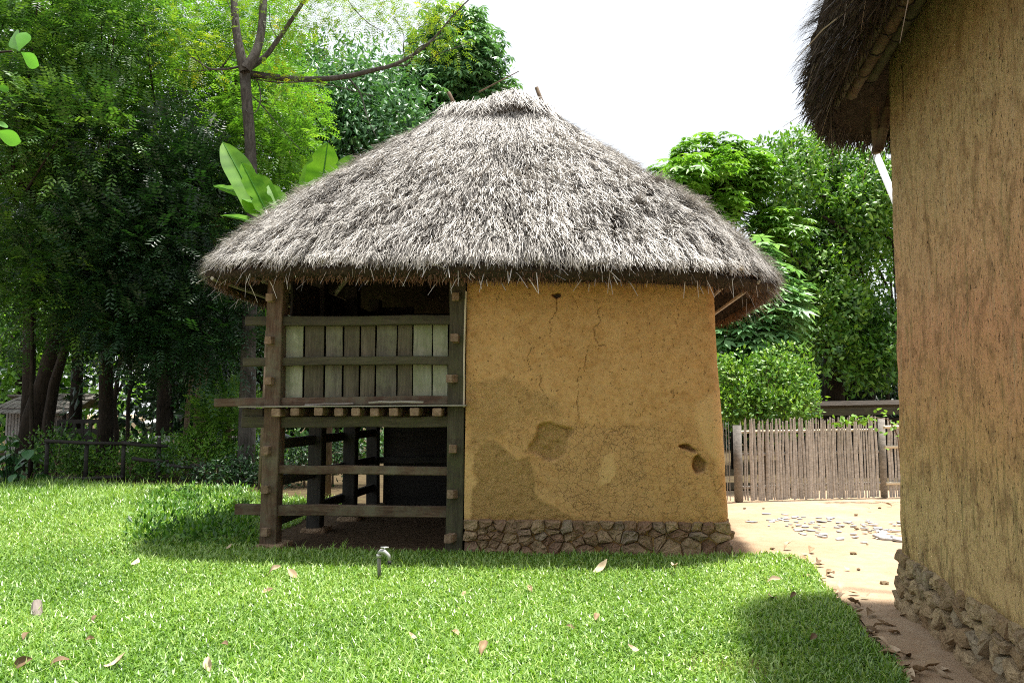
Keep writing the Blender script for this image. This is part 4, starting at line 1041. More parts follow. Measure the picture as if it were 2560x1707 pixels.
# the wood and hedge far behind
cl = []
q = np.random.default_rng(77)
for i in range(150):
    x = q.uniform(-48, 44); Y = q.uniform(38, 52); cl.append((x, Y, q.uniform(0.5, 7.0 if x < 6 else 5.2), 2.1))
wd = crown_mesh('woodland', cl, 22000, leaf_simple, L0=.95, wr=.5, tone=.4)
tag(stuff(obj('woodland', wd, M['leaf_dark'])), 'far dark wood closing the view behind the huts', 'woodland')

# -- right-hand trees
r1 = fill(1510, 1740, 375, 480, 20, 18, .5, 1.2, 31) + fill(1580, 1800, 450, 640, 20.5, 16, .6, 1.2, 32) + clump_px([(1600, 352, 20, .5), (1665, 350, 20, .5), (1710, 365, 20, .5)])
tree('umbrella_tree', 'light green umbrella-leaved tree above the right slope of the thatch', trunk_px([(1690, 1065), (1690, 800), (1670, 560), (1650, 470)], 20.4), [.14, .12, .09, .05], r1, 2700, leaf_palmate, 'leaf_bright', 'bark_dark', limb_r=.04, L0=.25, k=8, droop=.45, tone=.42)
r2 = fill(1790, 2080, 345, 520, 22, 26, .66, 1.6, 33) + fill(1800, 2080, 480, 700, 22.5, 24, .72, 1.6, 34) + fill(1800, 2080, 680, 860, 22, 18, .8, 1.2, 36) + clump_px([(1760, 345, 22, .4), (1735, 360, 22, .3), (1900, 325, 22, .5)])
tree('dense_tree', 'big dense yellow-green tree filling the gap between hut and house', trunk_px([(1920, 1060), (1915, 850), (1900, 600), (1930, 450)], 23), [.3, .26, .2, .1], r2, 42000, leaf_simple, 'leaf_shrub', 'bark_dark', limb_r=.07, L0=.165, wr=.5, droop=.25, tone=.42,
     extra=[([at(1945, 536, 21.2), at(1915, 512, 21.2), at(1888, 496, 21.2)], [.08, .06, .03]), ([at(1860, 625, 21.0), at(1820, 590, 21.0), at(1800, 545, 21)], [.04, .03, .02])])
r3 = clump_px([(1700, 720, 16, .5), (1760, 700, 16, .5), (1800, 720, 16, .45), (1740, 760, 15.8, .5), (1690, 780, 15.8, .5), (1790, 770, 16, .45), (1720, 830, 15.8, .45), (1690, 690, 16, .5), (1820, 690, 16.3, .35), (1770, 815, 16, .35), (1660, 830, 15.8, .4), (1745, 600, 16.5, .45), (1775, 640, 16.5, .45), (1755, 660, 16.5, .4)])
tree('umbrella_tree', 'blue-green umbrella-leaved tree close behind the right eave of the hut', trunk_px([(1640, 1100), (1650, 900), (1690, 780)], 16.4), [.08, .06, .04], r3, 760, leaf_palmate, 'leaf_pale', 'bark_dark', limb_r=.025, L0=.29, k=8, droop=.3, tone=.6)
bush = fill(1640, 1830, 850, 965, 14.9, 26, .38, .35, 41) + clump_px([(1760, 820, 15, .22), (1795, 815, 15, .25), (1835, 815, 15, .22), (1850, 850, 15, .2), (1860, 862, 15, .16), (1820, 870, 15, .3), (1845, 905, 15, .25), (1700, 840, 15, .3), (1660, 850, 15, .3)])
tree('bush', 'bright green leafy bush standing behind the bamboo fence', [gpt(1760, 15), at(1755, 960, 15)], [.05, .04], bush, 7500, leaf_simple, 'leaf_shrub', 'bark_brown', cat='bush', limb_r=.02, L0=.095, wr=.5, droop=-.1, tone=.6)
dk = fill(1830, 2090, 760, 900, 27, 24, 1.3, 1.4, 43)
tree('woodland_tree', 'black-green tree in deep shade above the low shed roof', trunk_px([(1950, 1050), (1945, 900)], 27), [.2, .15], dk, 7000, leaf_simple, 'leaf_dark', 'bark_dark', limb_r=.05, L0=.26, wr=.4, tone=.3)
for k, px in enumerate((1890, 1930, 2000, 2035)):
    P = trunk_px([(px, 1050), (px + 4, 900), (px + 8 * (-1) ** k, 800)], 25)
    tree('young_tree', ['black slim trunk nearest the bush behind the shed roof', 'second black slim trunk from the bush behind the shed roof', 'third black slim trunk from the bush behind the shed roof', 'black slim trunk nearest the tall house behind the shed roof'][k], P, [.07, .06, .05], [(*P[-1], .6)], 160, leaf_simple, 'leaf_dark', 'bark_dark', group='trunks behind the shed roof', limb_r=0, L0=.2)
cl = [(x, y_, z_, 2.0) for x, y_, z_ in zip(rng.uniform(4.5, 20, 30), rng.uniform(29, 33, 30), rng.uniform(.6, 4.2, 30))]
tag(stuff(obj('thicket', crown_mesh('thicket', cl, 6500, leaf_simple, L0=.5, wr=.5, tone=.25), M['leaf_dark'])), 'dark thicket under the trees behind the shed roof', 'thicket')

# -- broad-leaved sapling whose leaves reach in at the left edge
def blade(L, W, nx=10, ny=4, curl=.25, fold=.18, shape='obovate', tears=0, q=None, stalk=0):
    q = q or np.random.default_rng(0); t_ = np.linspace(0, 1, nx + 1)
    if shape == 'obovate': wv = np.sin(PI * t_ ** 1.5) ** .75 * (.6 + .4 * t_); wv[0] = .03; wv[-1] = .02
    elif shape == 'banana': wv = np.clip(np.minimum(1, t_ * 9) * np.minimum(1, (1 - t_) * 3.5) ** .6, .02, 1)
    else: wv = np.sin(PI * np.clip(t_ * .97 + .015, 0, 1)) ** .8
    V = []
    for i, tt in enumerate(t_):
        jag = 1 + (q.uniform(-.5, .06) if tears and q.uniform() < tears else 0)
        jag = max(.72, jag)
        for j in range(-ny // 2, ny // 2 + 1):
            f = j / (ny / 2); y = f * W / 2 * wv[i] * jag
            V.append((tt * L, y, -curl * L * tt * tt + abs(f) * fold * W * wv[i] * .5 + q.normal(0, .006 * W)))
    return np.array(V), grid_faces(nx + 1, ny + 1)
def frame_rot(d, up=(0, 0, 1), roll=0.0):
    x = Vector(d).normalized(); y = Vector(up).cross(x).normalized(); z = x.cross(y)
    return (Matrix((x, y, z)).transposed() @ Matrix.Rotation(roll, 3, 'X')).to_euler()
sap_root = np.array([-4.7, 5.2, 0])
sap = thing('almond_sapling', 'broad-leaved sapling whose big round leaves reach in at the left edge', 'sapling', sap_root)
b = MB(); b.tube([(0, 0, 0), (.05, .1, 2), (.02, .1, 4.2), (.1, .2, 6)], [.09, .08, .06, .03], 8)
tips = [((28, 118), 5.5), ((-6, 205), 5.4), ((-8, 290), 5.4)]
for (px, Yd) in tips:
    e = at(*px, Yd) - sap_root; s_ = np.array([.02, .1, min(4.6, e[2] - .35)]); b.tube([s_, s_ * .4 + e * .6 + [0, 0, .06], e], [.03, .014, .006], 6)
for k in range(14):
    a_ = rng.uniform(0, 2 * PI); z_ = rng.uniform(3.2, 5.8); e = np.array([math.cos(a_) * 1.0 - .3, math.sin(a_) * 1.0 - .4, z_ + .4]); b.tube([(0.03, .1, z_), e * .6 + [0, 0, .4 * z_ - .1], e], [.03, .02, .008], 5)
b.build('trunk', M['bark_dark'], sap, True)
lv = blade(1.0, .62, 10, 4, .12, .10)
lm = nmesh('leaf', lv[0], lv[1], smooth=True, attrs={'rnd': np.full(len(lv[0]), .6)}); lm.materials.append(M['leaf_big'])
for (bx_, by), (tx, ty), Yd, dy, roll in (((44, 118), (58, 70), 5.5, .05, .3), ((44, 118), (22, 72), 5.55, .1, -.5), ((48, 120), (82, 150), 5.5, -.06, .6), ((-14, 200), (22, 205), 5.4, .05, .4), ((-16, 285), (20, 286), 5.42, .1, .3), ((-14, 300), (42, 326), 5.35, -.02, .5)):
    p0 = at(bx_, by, Yd); p1 = at(tx, ty, Yd + dy); d = p1 - p0; L = np.linalg.norm(d)
    o = obj('leaf', lm, None, sap, p0 - sap_root, frame_rot(d, (0, -1, .25), roll)); o.scale = (L, L, L)
for k in range(150):                                                                # its crown, out of the picture, shades the near lawn
    a_ = rng.uniform(0, 2 * PI); rr = rng.uniform(.2, 1.25); p0 = np.array([math.cos(a_) * rr - .35, math.sin(a_) * rr - .5, rng.uniform(3.4, 6.2)])
    w_ = p0 + sap_root
    if w_[0] / w_[1] > -.665 and w_[2] < 5.4: continue
    o = obj('leaf', lm, None, sap, p0, frame_rot((math.cos(a_), math.sin(a_), rng.uniform(-.5, .4)), (0, 0, 1), rng.normal(0, .4))); sc = rng.uniform(.18, .27); o.scale = (sc, sc, sc)

# -- banana plants
def banana(label, base_px, Y, leaves, group='banana plants behind the hut', mat_='banana', hgt=3.2):
    root = gpt(base_px, Y); t_ = thing('banana_plant', label, 'banana plant', root, 0, group)
    MB().tube([(0, 0, 0), (.02, 0, hgt * .5), (0, .02, hgt)], [.13, .11, .07], 10).build('stem', M['bark_brown'], t_, True)
    for (x0, y0, x1, y1, wpx, dY, curl, roll) in leaves:
        p0 = at(x0, y0, Y) - root; p1 = at(x1, y1, Y + dY) - root; d = p1 - p0; L = float(np.linalg.norm(d)) ; W = wpx * Q / FPX * Y
        Vb, Fb = blade(L, W, 16, 6, curl, .22, 'banana', .22, rng)
        lf = obj('leaf', nmesh('leaf', Vb, Fb, smooth=True, attrs={'rnd': np.clip(np.repeat(rng.normal(.45, .22, 17), 7) + rng.normal(0, .08, len(Vb)), 0, 1)}), M[mat_], t_, p0, frame_rot(d, (0, -.9, .45), roll))
        xs = np.linspace(0, L, 8); MB().tube(np.stack([xs, xs * 0, -curl * xs * xs / L + .006], -1), np.linspace(.022, .006, 8) * W / .45, 6).build('midrib', M['leaf_big'], lf)
        top = np.array([0, 0, hgt]); MB().tube([top * .9, (top + p0) / 2 + [0, 0, .05], p0], [.04, .03, .02], 6).build('stalk', M['banana'], t_, True)
banana('banana plant with broad lime leaves right of the slender trunk', 745, 13.6, [(728, 520, 752, 326, 78, -.2, .03, .2), (700, 500, 722, 352, 60, .2, .03, -.4), (765, 500, 812, 352, 70, .1, .10, .5)], hgt=3.0)
banana('banana plant whose long leaves fan out behind the slender trunk', 612, 14.2, [(606, 505, 512, 320, 66, .2, .05, .25), (598, 470, 492, 412, 44, .2, .12, .5), (618, 500, 556, 370, 50, -.2, .04, .4), (640, 500, 590, 395, 44, .3, .06, -.2), (600, 520, 508, 478, 40, .3, .15, .6), (655, 500, 620, 420, 46, .2, .05, .2)], hgt=2.9)
banana('shaded banana plant low behind the wood trunks', 520, 18.5, [(500, 960, 470, 880, 40, .2, .1, .4), (520, 960, 560, 850, 44, .1, .15, .3), (495, 960, 440, 905, 36, .2, .2, .4), (470, 600, 440, 572, 30, 0, .1, .2), (510, 970, 500, 860, 40, .2, .1, -.3)], mat_='leaf_blue', hgt=1.4)
# ------------------------------------------------------------------ bamboo picket fence on the right
PX6 = lambda cx, cy: ((1760 + cx / 3.5636) / Q, (860 + cy / 3.5636) / Q)
fA = gr(*PX6(310, 1400)); fB = gr(*PX6(1590, 1365)); fB2 = gr(*PX6(1830, 1382))
fence = thing('picket_fence', 'grey split-bamboo picket fence between the hut and the tall house', 'fence', fA, math.atan2(fB[1] - fA[1], fB[0] - fA[0]))
FLn = float(np.hypot(*(fB - fA)[:2]))
def picket_mesh(L, W, seed):
    q = np.random.default_rng(seed); n = 5; V = []; zs_ = np.linspace(0, L, 6)
    for i, z in enumerate(zs_):
        k = 1 if i < 5 else .55; dx = q.normal(0, .004) * (i > 0); nodeb = 1.0
        for a in np.linspace(0, PI, n): V.append((math.cos(a) * W / 2 * k + dx, -math.sin(a) * W * .28 * k, z + (0 if i < 5 else q.normal(0, .012))))
    F = grid_faces(6, n); V = np.array(V); Tt = [(25, 26, 27), (25, 27, 28), (25, 28, 29)]
    return nmesh('picket', V, Tt, F)
pm = [picket_mesh(1.30, w, i) for i, w in enumerate((.036, .042, .046, .032, .05))]
for m_ in pm: m_.materials.append(M['bamboo_grey'])
x = .07
while x < FLn - .03:
    o = obj('picket', random.choice(pm), None, fence, (x, random.uniform(-.01, .01), random.uniform(0, .02)), (0, random.gauss(0, .012), random.gauss(0, .15)))
    o.scale = (1, 1, random.uniform(.96, 1.03) + .05 * x / FLn); x += random.uniform(.036, .056)
for z_ in (.22, .76, 1.13):
    bamboo('rail', (.02, .045, z_), (FLn, .045, z_ + .02), .024, fence, 'bamboo_pale' if z_ > 1 else 'bamboo_grey', 7)
MB().tube([(0, 0, 0), (0, 0, 1.24)], .07, 10).build('post', M['wood_grey'], fence, True)
MB().tube([(FLn + .05, .02, 0), (FLn + .05, .02, 1.36)], .06, 10).build('post', M['wood_grey'], fence, True)
# return run going back from the corner post
rd = np.array([-.50, 1.0]);
for k in range(46):
    f = .05 + k * .046
    o = obj('picket', random.choice(pm), None, fence, (-.08 - .42 * f, .05 + f * 1.15, 0), (0, random.gauss(0, .015), 1.2)); o.scale = (1, 1, random.uniform(.96, 1.02))
# second panel with rails in front
gate = thing('picket_fence', 'paler bamboo fence panel with rails across its face beside the tall house', 'fence', fB + np.array([.10, 0.02, 0]), fence.rotation_euler[2] - .05)
for k in range(24):
    o = obj('picket', random.choice(pm), None, gate, (.06 + k * .055, 0, 0), (0, random.gauss(0, .012), random.gauss(0, .1))); o.scale = (1.15, 1, random.uniform(.96, 1.06))
for z_ in (.24, .86, 1.20): bamboo('rail', (-.06, -.05, z_), (1.4, -.05, z_ + .01), .027, gate, 'bamboo_pale', 4)
# low shed roof behind
p0, p1 = at(1858, 952, 18), at(2140, 938, 18)
shed = thing('low_shed', 'low dark shed roof showing just above the bamboo fence', 'shed', (p0[0], 18, 0))
W_ = p1[0] - p0[0]
b = MB(); R_ = Matrix.Rotation(math.radians(-8), 3, 'X'); R_ = np.array(R_)
b.box((W_ / 2 + .1, .75, p1[2] + .03), (W_ + .5, 1.7, .10), np.array(Matrix.Rotation(math.radians(-7), 3, 'X') @ Matrix.Rotation(math.radians(-1.0), 3, 'Y'))); b.build('roof', M['wood_grey'], shed)
b = MB(); b.box((W_ / 2 + .1, -.09, p1[2] - .06), (W_ + .45, .03, .16), np.array(Matrix.Rotation(math.radians(-1.0), 3, 'Y'))); b.build('fascia', M['wood_moss_shade'], shed)
for k in range(3): MB().tube([(.1 + k * W_ / 2.2, .1, 0), (.1 + k * W_ / 2.2, .1, 1.4)], .06, 6).build('post', M['wood_black'], shed)
b = MB(); b.box((W_ / 2, 1.4, .65), (W_ + .3, .08, 1.3)); b.build('wall', M['wood_black'], shed)
# vine over the fence
vr = gr(2030, 1145)
vine = thing('vine', 'light green vine sprawling over the fence top beside the tall house', 'vine', vr)
pts = [at(x, y, 13.35) - vr for x, y in ((2072, 1100), (2062, 1000), (2040, 962), (2005, 958), (1970, 966), (1940, 966), (1905, 972))]
MB().tube(pts, np.linspace(.012, .005, len(pts)), 5).build('stem', M['bark_brown'], vine, True)
vm = nmesh('leaf', *blade(1, .9, 5, 2, .2, .2, 'oval'), smooth=True, attrs={'rnd': np.full(18, .7)}); vm.materials.append(M['leaf_shrub'])
for k in range(75):
    f = rng.uniform(1, len(pts) - 1.01); i = int(f); p = pts[i] + (pts[i + 1] - pts[i]) * (f - i) + rng.normal(0, .07, 3) * [1, 1, 1.1] * (1.6 if f < 3 else .6)
    o = obj('leaf', vm, None, vine, p, (rng.normal(0, .5), rng.normal(0.2, .5), rng.uniform(0, 6.28))); sc = rng.uniform(.06, .11); o.scale = (sc, sc, sc)
# pale pole behind the house corner
p0 = at(2004, 335, 7.35); p1 = at(2056, 462, 7.2); d = p1 - p0; foot_ = p1 + d * ((0 - p1[2]) / d[2])
pole = MB(); pole.tube([foot_ - foot_, p0 - foot_], [.032, .032], 10)
tag(pole.build('pole', M['pipe_white'], None, True, loc=foot_), 'pale grey pole leaning behind the corner of the tall house', 'pole')

# ------------------------------------------------------------------ loose flat stones and pebbles on the yard
q = np.random.default_rng(8)
def flat_stone(sz, th, seed):
    r = np.random.default_rng(seed); n = r.integers(6, 9); a = np.sort(r.uniform(0, 2 * PI, n)); rr = sz * r.uniform(.65, 1.1, n)
    P = np.stack([rr * np.cos(a), rr * .7 * np.sin(a)], -1); V = np.concatenate([np.c_[P, np.full(n, -.01)], np.c_[P, np.full(n, th * .7)], np.c_[P * .85, np.full(n, th) + r.normal(0, th * .12, n)], [[0, 0, th]]])
    F = [];
    for k in range(2):
        for i in range(n): F.append((k * n + i, k * n + (i + 1) % n, (k + 1) * n + (i + 1) % n, (k + 1) * n + i))
    return nmesh('flat_stone', V, [(2 * n + i, 2 * n + (i + 1) % n, 3 * n) for i in range(n)], F)
fsm = [flat_stone(.5, .11, i) for i in range(8)]
for m_ in fsm: m_.materials.append(M['slate'])
labs = {0: 'largest flat pale slate stone beside the tall house on the yard', 1: 'second largest flat pale slate stone on the yard beside the tall house'}
for k in range(100):
    if k == 0: px = (2035, 1235); s_ = .34
    elif k == 1: px = (2072, 1240); s_ = .3
    else:
        u_ = q.uniform(0, 1); px = (1760 + 330 * u_ + q.normal(0, 25), 1192 + 34 * u_ + q.normal(0, 12)); s_ = q.uniform(.05, .17)
    if px[0] > 2095: continue
    o = obj('flat_stone', fsm[k % 8], None, None, gr(*px) + [0, 0, -.01], (q.normal(0, .06), q.normal(0, .06), q.uniform(0, 6.28))); o.scale = (s_, s_, s_ * .8)
    tag(o, labs.get(k, 'small flat pale stone lying in the stone patch on the sandy yard'), 'stone', 'flat stones on the yard')
pbm = []
for i in range(5):
    r = np.random.default_rng(60 + i); bm = bmesh.new(); bmesh.ops.create_icosphere(bm, subdivisions=1, radius=.5)
    for v in bm.verts: v.co *= r.uniform(.75, 1.15); v.co.z *= .6
    m_ = bpy.data.meshes.new('pebble'); bm.to_mesh(m_); bm.free(); m_.materials.append(M['stone_house']); pbm.append(m_)
for k in range(14):
    px = (q.uniform(1690, 2070), q.uniform(1165, 1370)); g_ = gr(*px)
    if in_poly(np.array([g_[0] - .1]), np.array([g_[1]]), LAWN)[0]: continue
    o = obj('pebble', random.choice(pbm), None, None, g_, (0, 0, q.uniform(0, 6))); s_ = q.uniform(.025, .075); o.scale = (s_, s_ * 1.3, s_)
    tag(o, 'small pebble or clod lying on the sandy yard', 'pebble', 'pebbles on the yard')

# ------------------------------------------------------------------ fallen leaves
def dry_leaf(seed, fold, curl, shape='oval'):
    r = np.random.default_rng(seed); V, F = blade(1, .55, 8, 4, curl, fold, shape, 0, r)
    V[:, 2] += .10 * vnoise(V * 3 + seed, seed); V[:, 2] -= V[:, 2].min(); V[:, 0] -= .5
    V2 = np.concatenate([V, V - [0, 0, .012]]); n = len(V)
    m_ = nmesh('fallen_leaf', V2, np.concatenate([F, F[:, ::-1] + n]), smooth=True, attrs={'rnd': np.full(2 * n, [.15, .6, .75, .9, .4, .55][seed % 6])})
    m_.materials.append(M['dead_leaf']); return m_
dl = [dry_leaf(i, [.5, .35, .7, .2, .9, .6][i], [.3, -.25, .45, -.5, .2, .1][i]) for i in range(6)]
spots = [('pale dry leaf lying alone on the lawn left of the hut post', 312, 1308, .22, 3), ('pale dry leaf beside the brown one in front of the left post', 632, 1332, .20, 2), ('brown dry leaf in front of the left post of the hut', 672, 1336, .22, 1),
 ('tan curled leaf left below the brown leaf', 614, 1374, .16, 1), ('small pale leaf just in front of the left post', 526, 1268, .12, 3), ('large pale dry leaf on the lawn below the stone footing', 1378, 1322, .27, 3), ('pale leaf with a dark curl right of the large pale leaf', 1548, 1324, .20, 2),
 ('upright pale leaf in the middle of the lawn', 1217, 1368, .13, 5), ('large pale folded leaf at the bottom edge, left of the middle', 262, 1548, .20, 3), ('pale folded leaf at the bottom edge, nearer the middle', 484, 1548, .17, 2), ('dark curled leaf in the bottom left corner', 52, 1548, .20, 0),
 ('dark leaf on the shaded lawn above the bottom left corner', 60, 1482, .15, 0), ('dark brown leaf right of the bottom left corner', 138, 1545, .17, 0), ('small dark leaf between the pale folded leaves', 515, 1502, .11, 0), ('small brown leaf above the large pale folded leaf', 206, 1492, .11, 4),
 ('dark small leaf left of the middle lawn', 216, 1440, .10, 0), ('tan upright leaf in the lower middle lawn', 1046, 1474, .12, 5), ('white scrap-like leaf in the lower middle lawn', 948, 1482, .10, 3), ('thin tan leaf stalk-like curl at the lower middle', 1110, 1516, .18, 4), ('dark leaf on the lawn near the right', 1310, 1460, .10, 0),
 ('pale leaf near the worn patch of lawn', 1455, 1512, .12, 3), ('pale leaf on the lawn edge at the right', 1776, 1356, .18, 2), ('brown leaf on the lawn edge below the pale one', 1822, 1384, .12, 0), ('dark leaf on the right part of the lawn', 1868, 1484, .13, 0),
 ('greenish curl of leaf in the middle of the lawn', 1370, 1438, .14, 4), ('small pink-brown leaf left of the upright pale leaf', 1066, 1380, .10, 5)]
for lab, x, y, s_, i in spots:
    o = obj('fallen_leaf', dl[i], None, None, gr(x, y) + [0, 0, .055], (Matrix.Rotation(.55 + rng.normal(0, .2), 3, 'X') @ Matrix.Rotation(rng.uniform(0, 6.28), 3, 'Z')).to_euler()); o.scale = (s_ * .58, s_ * .52, s_ * .7)
    tag(o, lab, 'leaf', 'fallen leaves on the lawn')
q = np.random.default_rng(19)
for k in range(70):                                                                  # drifted along the lawn edge and under the eave of the house
    if k < 44:
        f = q.uniform(0, len(edge_px) - 2); i = int(f); e0, e1 = edge_px[i], edge_px[i + 1]; g_ = gr(e0[0] + (e1[0] - e0[0]) * (f - i) + abs(q.normal(8, 14)), e0[1] + (e1[1] - e0[1]) * (f - i)); lab, grp = 'small dry leaf drifted against the edge of the lawn', 'leaves along the lawn edge'
    elif k < 58: g_ = gr(q.uniform(2000, 2200), q.uniform(1420, 1560)); lab, grp = 'dry leaf on the shaded earth at the foot of the tall house', 'leaves at the foot of the house'
    else: g_ = gr(q.uniform(1700, 2060), q.uniform(1160, 1390)); lab, grp = 'dry leaf lying out on the sandy yard', 'leaves on the yard'
    o = obj('fallen_leaf', dl[q.integers(0, 6)], None, None, g_ + [0, 0, .006], (q.normal(0, .2), q.normal(0, .2), q.uniform(0, 6.28))); s_ = q.uniform(.06, .13); o.scale = (s_, s_, s_)
    tag(o, lab, 'leaf', grp)
b = MB(); b.tube([(-.11, 0, .04), (0, .01, .055), (.11, 0, .05)], [.034, .038, .034], 8)
tag(b.build('wood_stub', M['wood_stub'], None, False, gr(86, 1420), (0, -.5, 2.2)), 'short grey wood stub lying on the lawn at the lower left', 'wood stub')

# ------------------------------------------------------------------ garden tap
tb = gr(872, 1334)
tap = thing('garden_tap', 'small chrome garden tap on a short grey pipe in the lawn', 'tap', tb)
kz = 1.0; hgt_ = at(868, 1272, tb[1])[2]
MB().tube([(0, 0, -.02), (-.006, 0, hgt_ * .5), (-.01, 0, hgt_)], [.017, .016, .016], 10).build('pipe', M['iron'], tap, True)
MB().tube([(-.01, 0, hgt_ - .03), (-.01, 0, hgt_)], [.022, .022], 10).build('coupling', M['chrome'], tap, True)
sp_ = MB().tube([(-.01, 0, hgt_ + .005), (.01, -.01, hgt_ + .028), (.05, -.03, hgt_ + .024), (.085, -.045, hgt_ - .005), (.09, -.05, hgt_ - .05)], [.017, .02, .019, .015, .014], 10).build('spout', M['chrome'], tap, True)
b = MB(); b.tube([(.045, -.028, hgt_ + .03), (.045, -.028, hgt_ + .062)], .007, 8); b.tube([(.01, -.028, hgt_ + .062), (.08, -.028, hgt_ + .062)], .008, 6); b.build('handle', M['chrome'], tap, True)
MB().tube([(.09, -.05, hgt_ - .05), (.092, -.051, hgt_ - .075)], [.017, .017], 10).build('nozzle', M['rubber'], tap, True)
# weeds at the foot of the bay
for k, (lab, x, y) in enumerate((('tuft of narrow weed at the foot of the open bay', 788, 1268), ('spreading pale weed in front of the open bay', 762, 1270), ('single tall grass blade left of the tap', 848, 1290))):
    g_ = gr(x, y + 6); w_ = thing('weed', lab, 'weed', g_)
    n = (7, 9, 3)[k]; V, T4, Q4, R4 = blades(rng.normal(0, .012, (n, 3)) * [1, 1, 0], rng.uniform(.12, .2, n), np.full(n, .011), rng.uniform(.3, 1.0, n), rng.uniform(.5, .9, n))
    obj('blades', nmesh('blades', V, T4, Q4, attrs={'rnd': R4}), M['grass'], w_)
g_ = gr(1610, 1262); cp = thing('creeper', 'small dark creeper on the footing near its right end', 'creeper', g_)
cl = [(x_, -.05, z_, .07) for x_, z_ in ((-.12, .04), (0, .06), (.12, .05), (.2, .03))]
obj('leaves', crown_mesh('leaves', cl, 160, leaf_simple, L0=.05, wr=.7, tone=.3), M['leaf_dark'], cp)

# ------------------------------------------------------------------ left: pole fences, shrubs, far hut, scooters
C3 = lambda cx, cy: ((0 + cx / 3.5636) / Q, (900 + cy / 3.5636) / Q)
def pole_fence(label, Y, posts, rails, m, r=.05):
    g0 = gpt(C3(posts[0][0], 0)[0], Y); f = thing('pole_fence', label, 'fence', g0)
    for cx, cy in posts:
        p = at(*C3(cx, cy), Y); MB().tube([np.array([p[0], p[1], 0]) - g0, p - g0], [r, r * .9], 8).build('post', M[m], f, True)
    for (x0, y0, x1, y1) in rails:
        p0, p1 = at(*C3(x0, y0), Y - .06), at(*C3(x1, y1), Y - .06); mid = (p0 + p1) / 2 - [0, 0, .02]
        MB().tube([p0 - g0, mid - g0, p1 - g0], [r * .85, r * .8, r * .75], 8).build('rail', M[m], f, True)
pole_fence('dark weathered pole fence along the far edge of the lawn', 16.6, [(425, 700), (775, 725), (1105, 715), (1420, 690), (1760, 930), (2180, 950)], [(400, 720, 1240, 742), (1080, 735, 1490, 765), (1180, 875, 1500, 900), (1100, 1040, 430, 1050), (1700, 935, 2300, 945), (1480, 930, 1760, 955)], 'wood_black', .045)
pole_fence('pale thin pole fence beyond the dark one, near the slender tree', 21, [(1740, 640), (1930, 690), (2080, 690), (2010, 690), (1560, 720)], [(1660, 705, 2120, 685), (1600, 820, 2120, 800), (1850, 920, 2120, 880), (1130, 1010, 1400, 985)], 'bamboo_grey', .035)
sh = [('leafy hedge shrub by the dark fence, leftmost of the row', 130, 1040, .6, 'leaf_mid'), ('hedge shrub by the dark fence, second from the left', 190, 1060, .6, 'leaf_shrub'), ('hedge shrub by the dark fence, third from the left', 245, 1055, .65, 'leaf_shrub'), ('hedge shrub by the dark fence, fourth from the left', 300, 1062, .6, 'leaf_shrub'), ('hedge shrub by the dark fence, fifth from the left', 352, 1060, .6, 'leaf_shrub'),
      ('tall bright hedge shrub by the dark fence', 425, 1040, .75, 'leaf_bright'), ('bright hedge shrub below the crooked trunk', 470, 1050, .7, 'leaf_bright'), ('hedge shrub in front of the slender tree', 545, 1055, .65, 'leaf_shrub'), ('small shrub between slender tree and hut post', 590, 1075, .5, 'leaf_mid'), ('dark low shrub at the foot of the slender tree', 500, 1095, .45, 'leaf_dark'), ('dark low shrub left of the hut near the post', 555, 1110, .4, 'leaf_dark'), ('dark light-blocking shrub added behind the open bay, left one', 640, 1080, .6, 'leaf_dark'), ('dark light-blocking shrub added behind the open bay, middle one', 700, 1060, .65, 'leaf_dark'), ('dark light-blocking shrub added behind the open bay, right one', 765, 1050, .65, 'leaf_dark')]  # last three are added to block bright ground behind the bay
for i, (lab, x_, y_, r, lm_) in enumerate(sh):
    Y = (17.0 if i < 9 else 15.6) + (i % 3) * .25; c0 = at(x_, y_, Y); c0[2] = max(c0[2], .3); root = np.array([c0[0], Y, 0])
    cl = [(c0[0] + rng.normal(0, .35), Y + rng.normal(0, .15), max(.12, c0[2] + rng.uniform(-.35, .3)), r * .5) for _ in range(9)]
    tree('shrub', lab, [root, c0 * [1, 1, .6]], [.025, .015], cl, 800, leaf_simple, lm_, 'bark_brown', cat='shrub', group='shrubs along the pole fence', limb_r=.01, L0=.085, wr=.5, droop=0, tone=.5, rshell=(.2, 1.15))
cl = [(*at(x_, y_, 18.0), .55) for x_, y_ in ((520, 950), (545, 980), (525, 1000), (505, 1010), (560, 1000))]
tree('fern_tree', 'young feathery sapling between the slim trunks and the hut', [gpt(530, 18), at(530, 960, 18)], [.03, .015], cl, 520, leaf_pinnate, 'leaf_mid', 'bark_brown', cat='sapling', limb_r=.012, L0=.42, pairs=8, droop=.1, tone=.75)
q = np.random.default_rng(91); cl = []
for k in range(130):
    Y = q.uniform(18.5, 36); cl.append((q.uniform(-.62, -.12) * Y, Y, q.uniform(.05, .35), q.uniform(.35, .6)))
tag(stuff(obj('undergrowth', crown_mesh('undergrowth', cl, 9000, leaf_simple, L0=.24, wr=.45, tone=.35), M['leaf_mid'])), 'low leafy undergrowth between the trunks of the wood', 'undergrowth')
cl = []
for k in range(120):
    g0 = gr(q.uniform(330, 590), 1135 + 125 * q.uniform(0, 1) ** 1.3)
    L_ = HUT.local(g0)
    if L_[0] > -.12 and L_[1] > -.1: continue
    cl.append((g0[0], g0[1], q.uniform(.0, .06), q.uniform(.08, .2)))
tag(stuff(obj('ground_cover', crown_mesh('ground_cover', cl, 5200, leaf_simple, L0=.085, wr=.4, droop=-.3, tone=.42), M['leaf_shrub'])), 'taller creeping ground cover in the shade left of the hut post', 'ground cover')
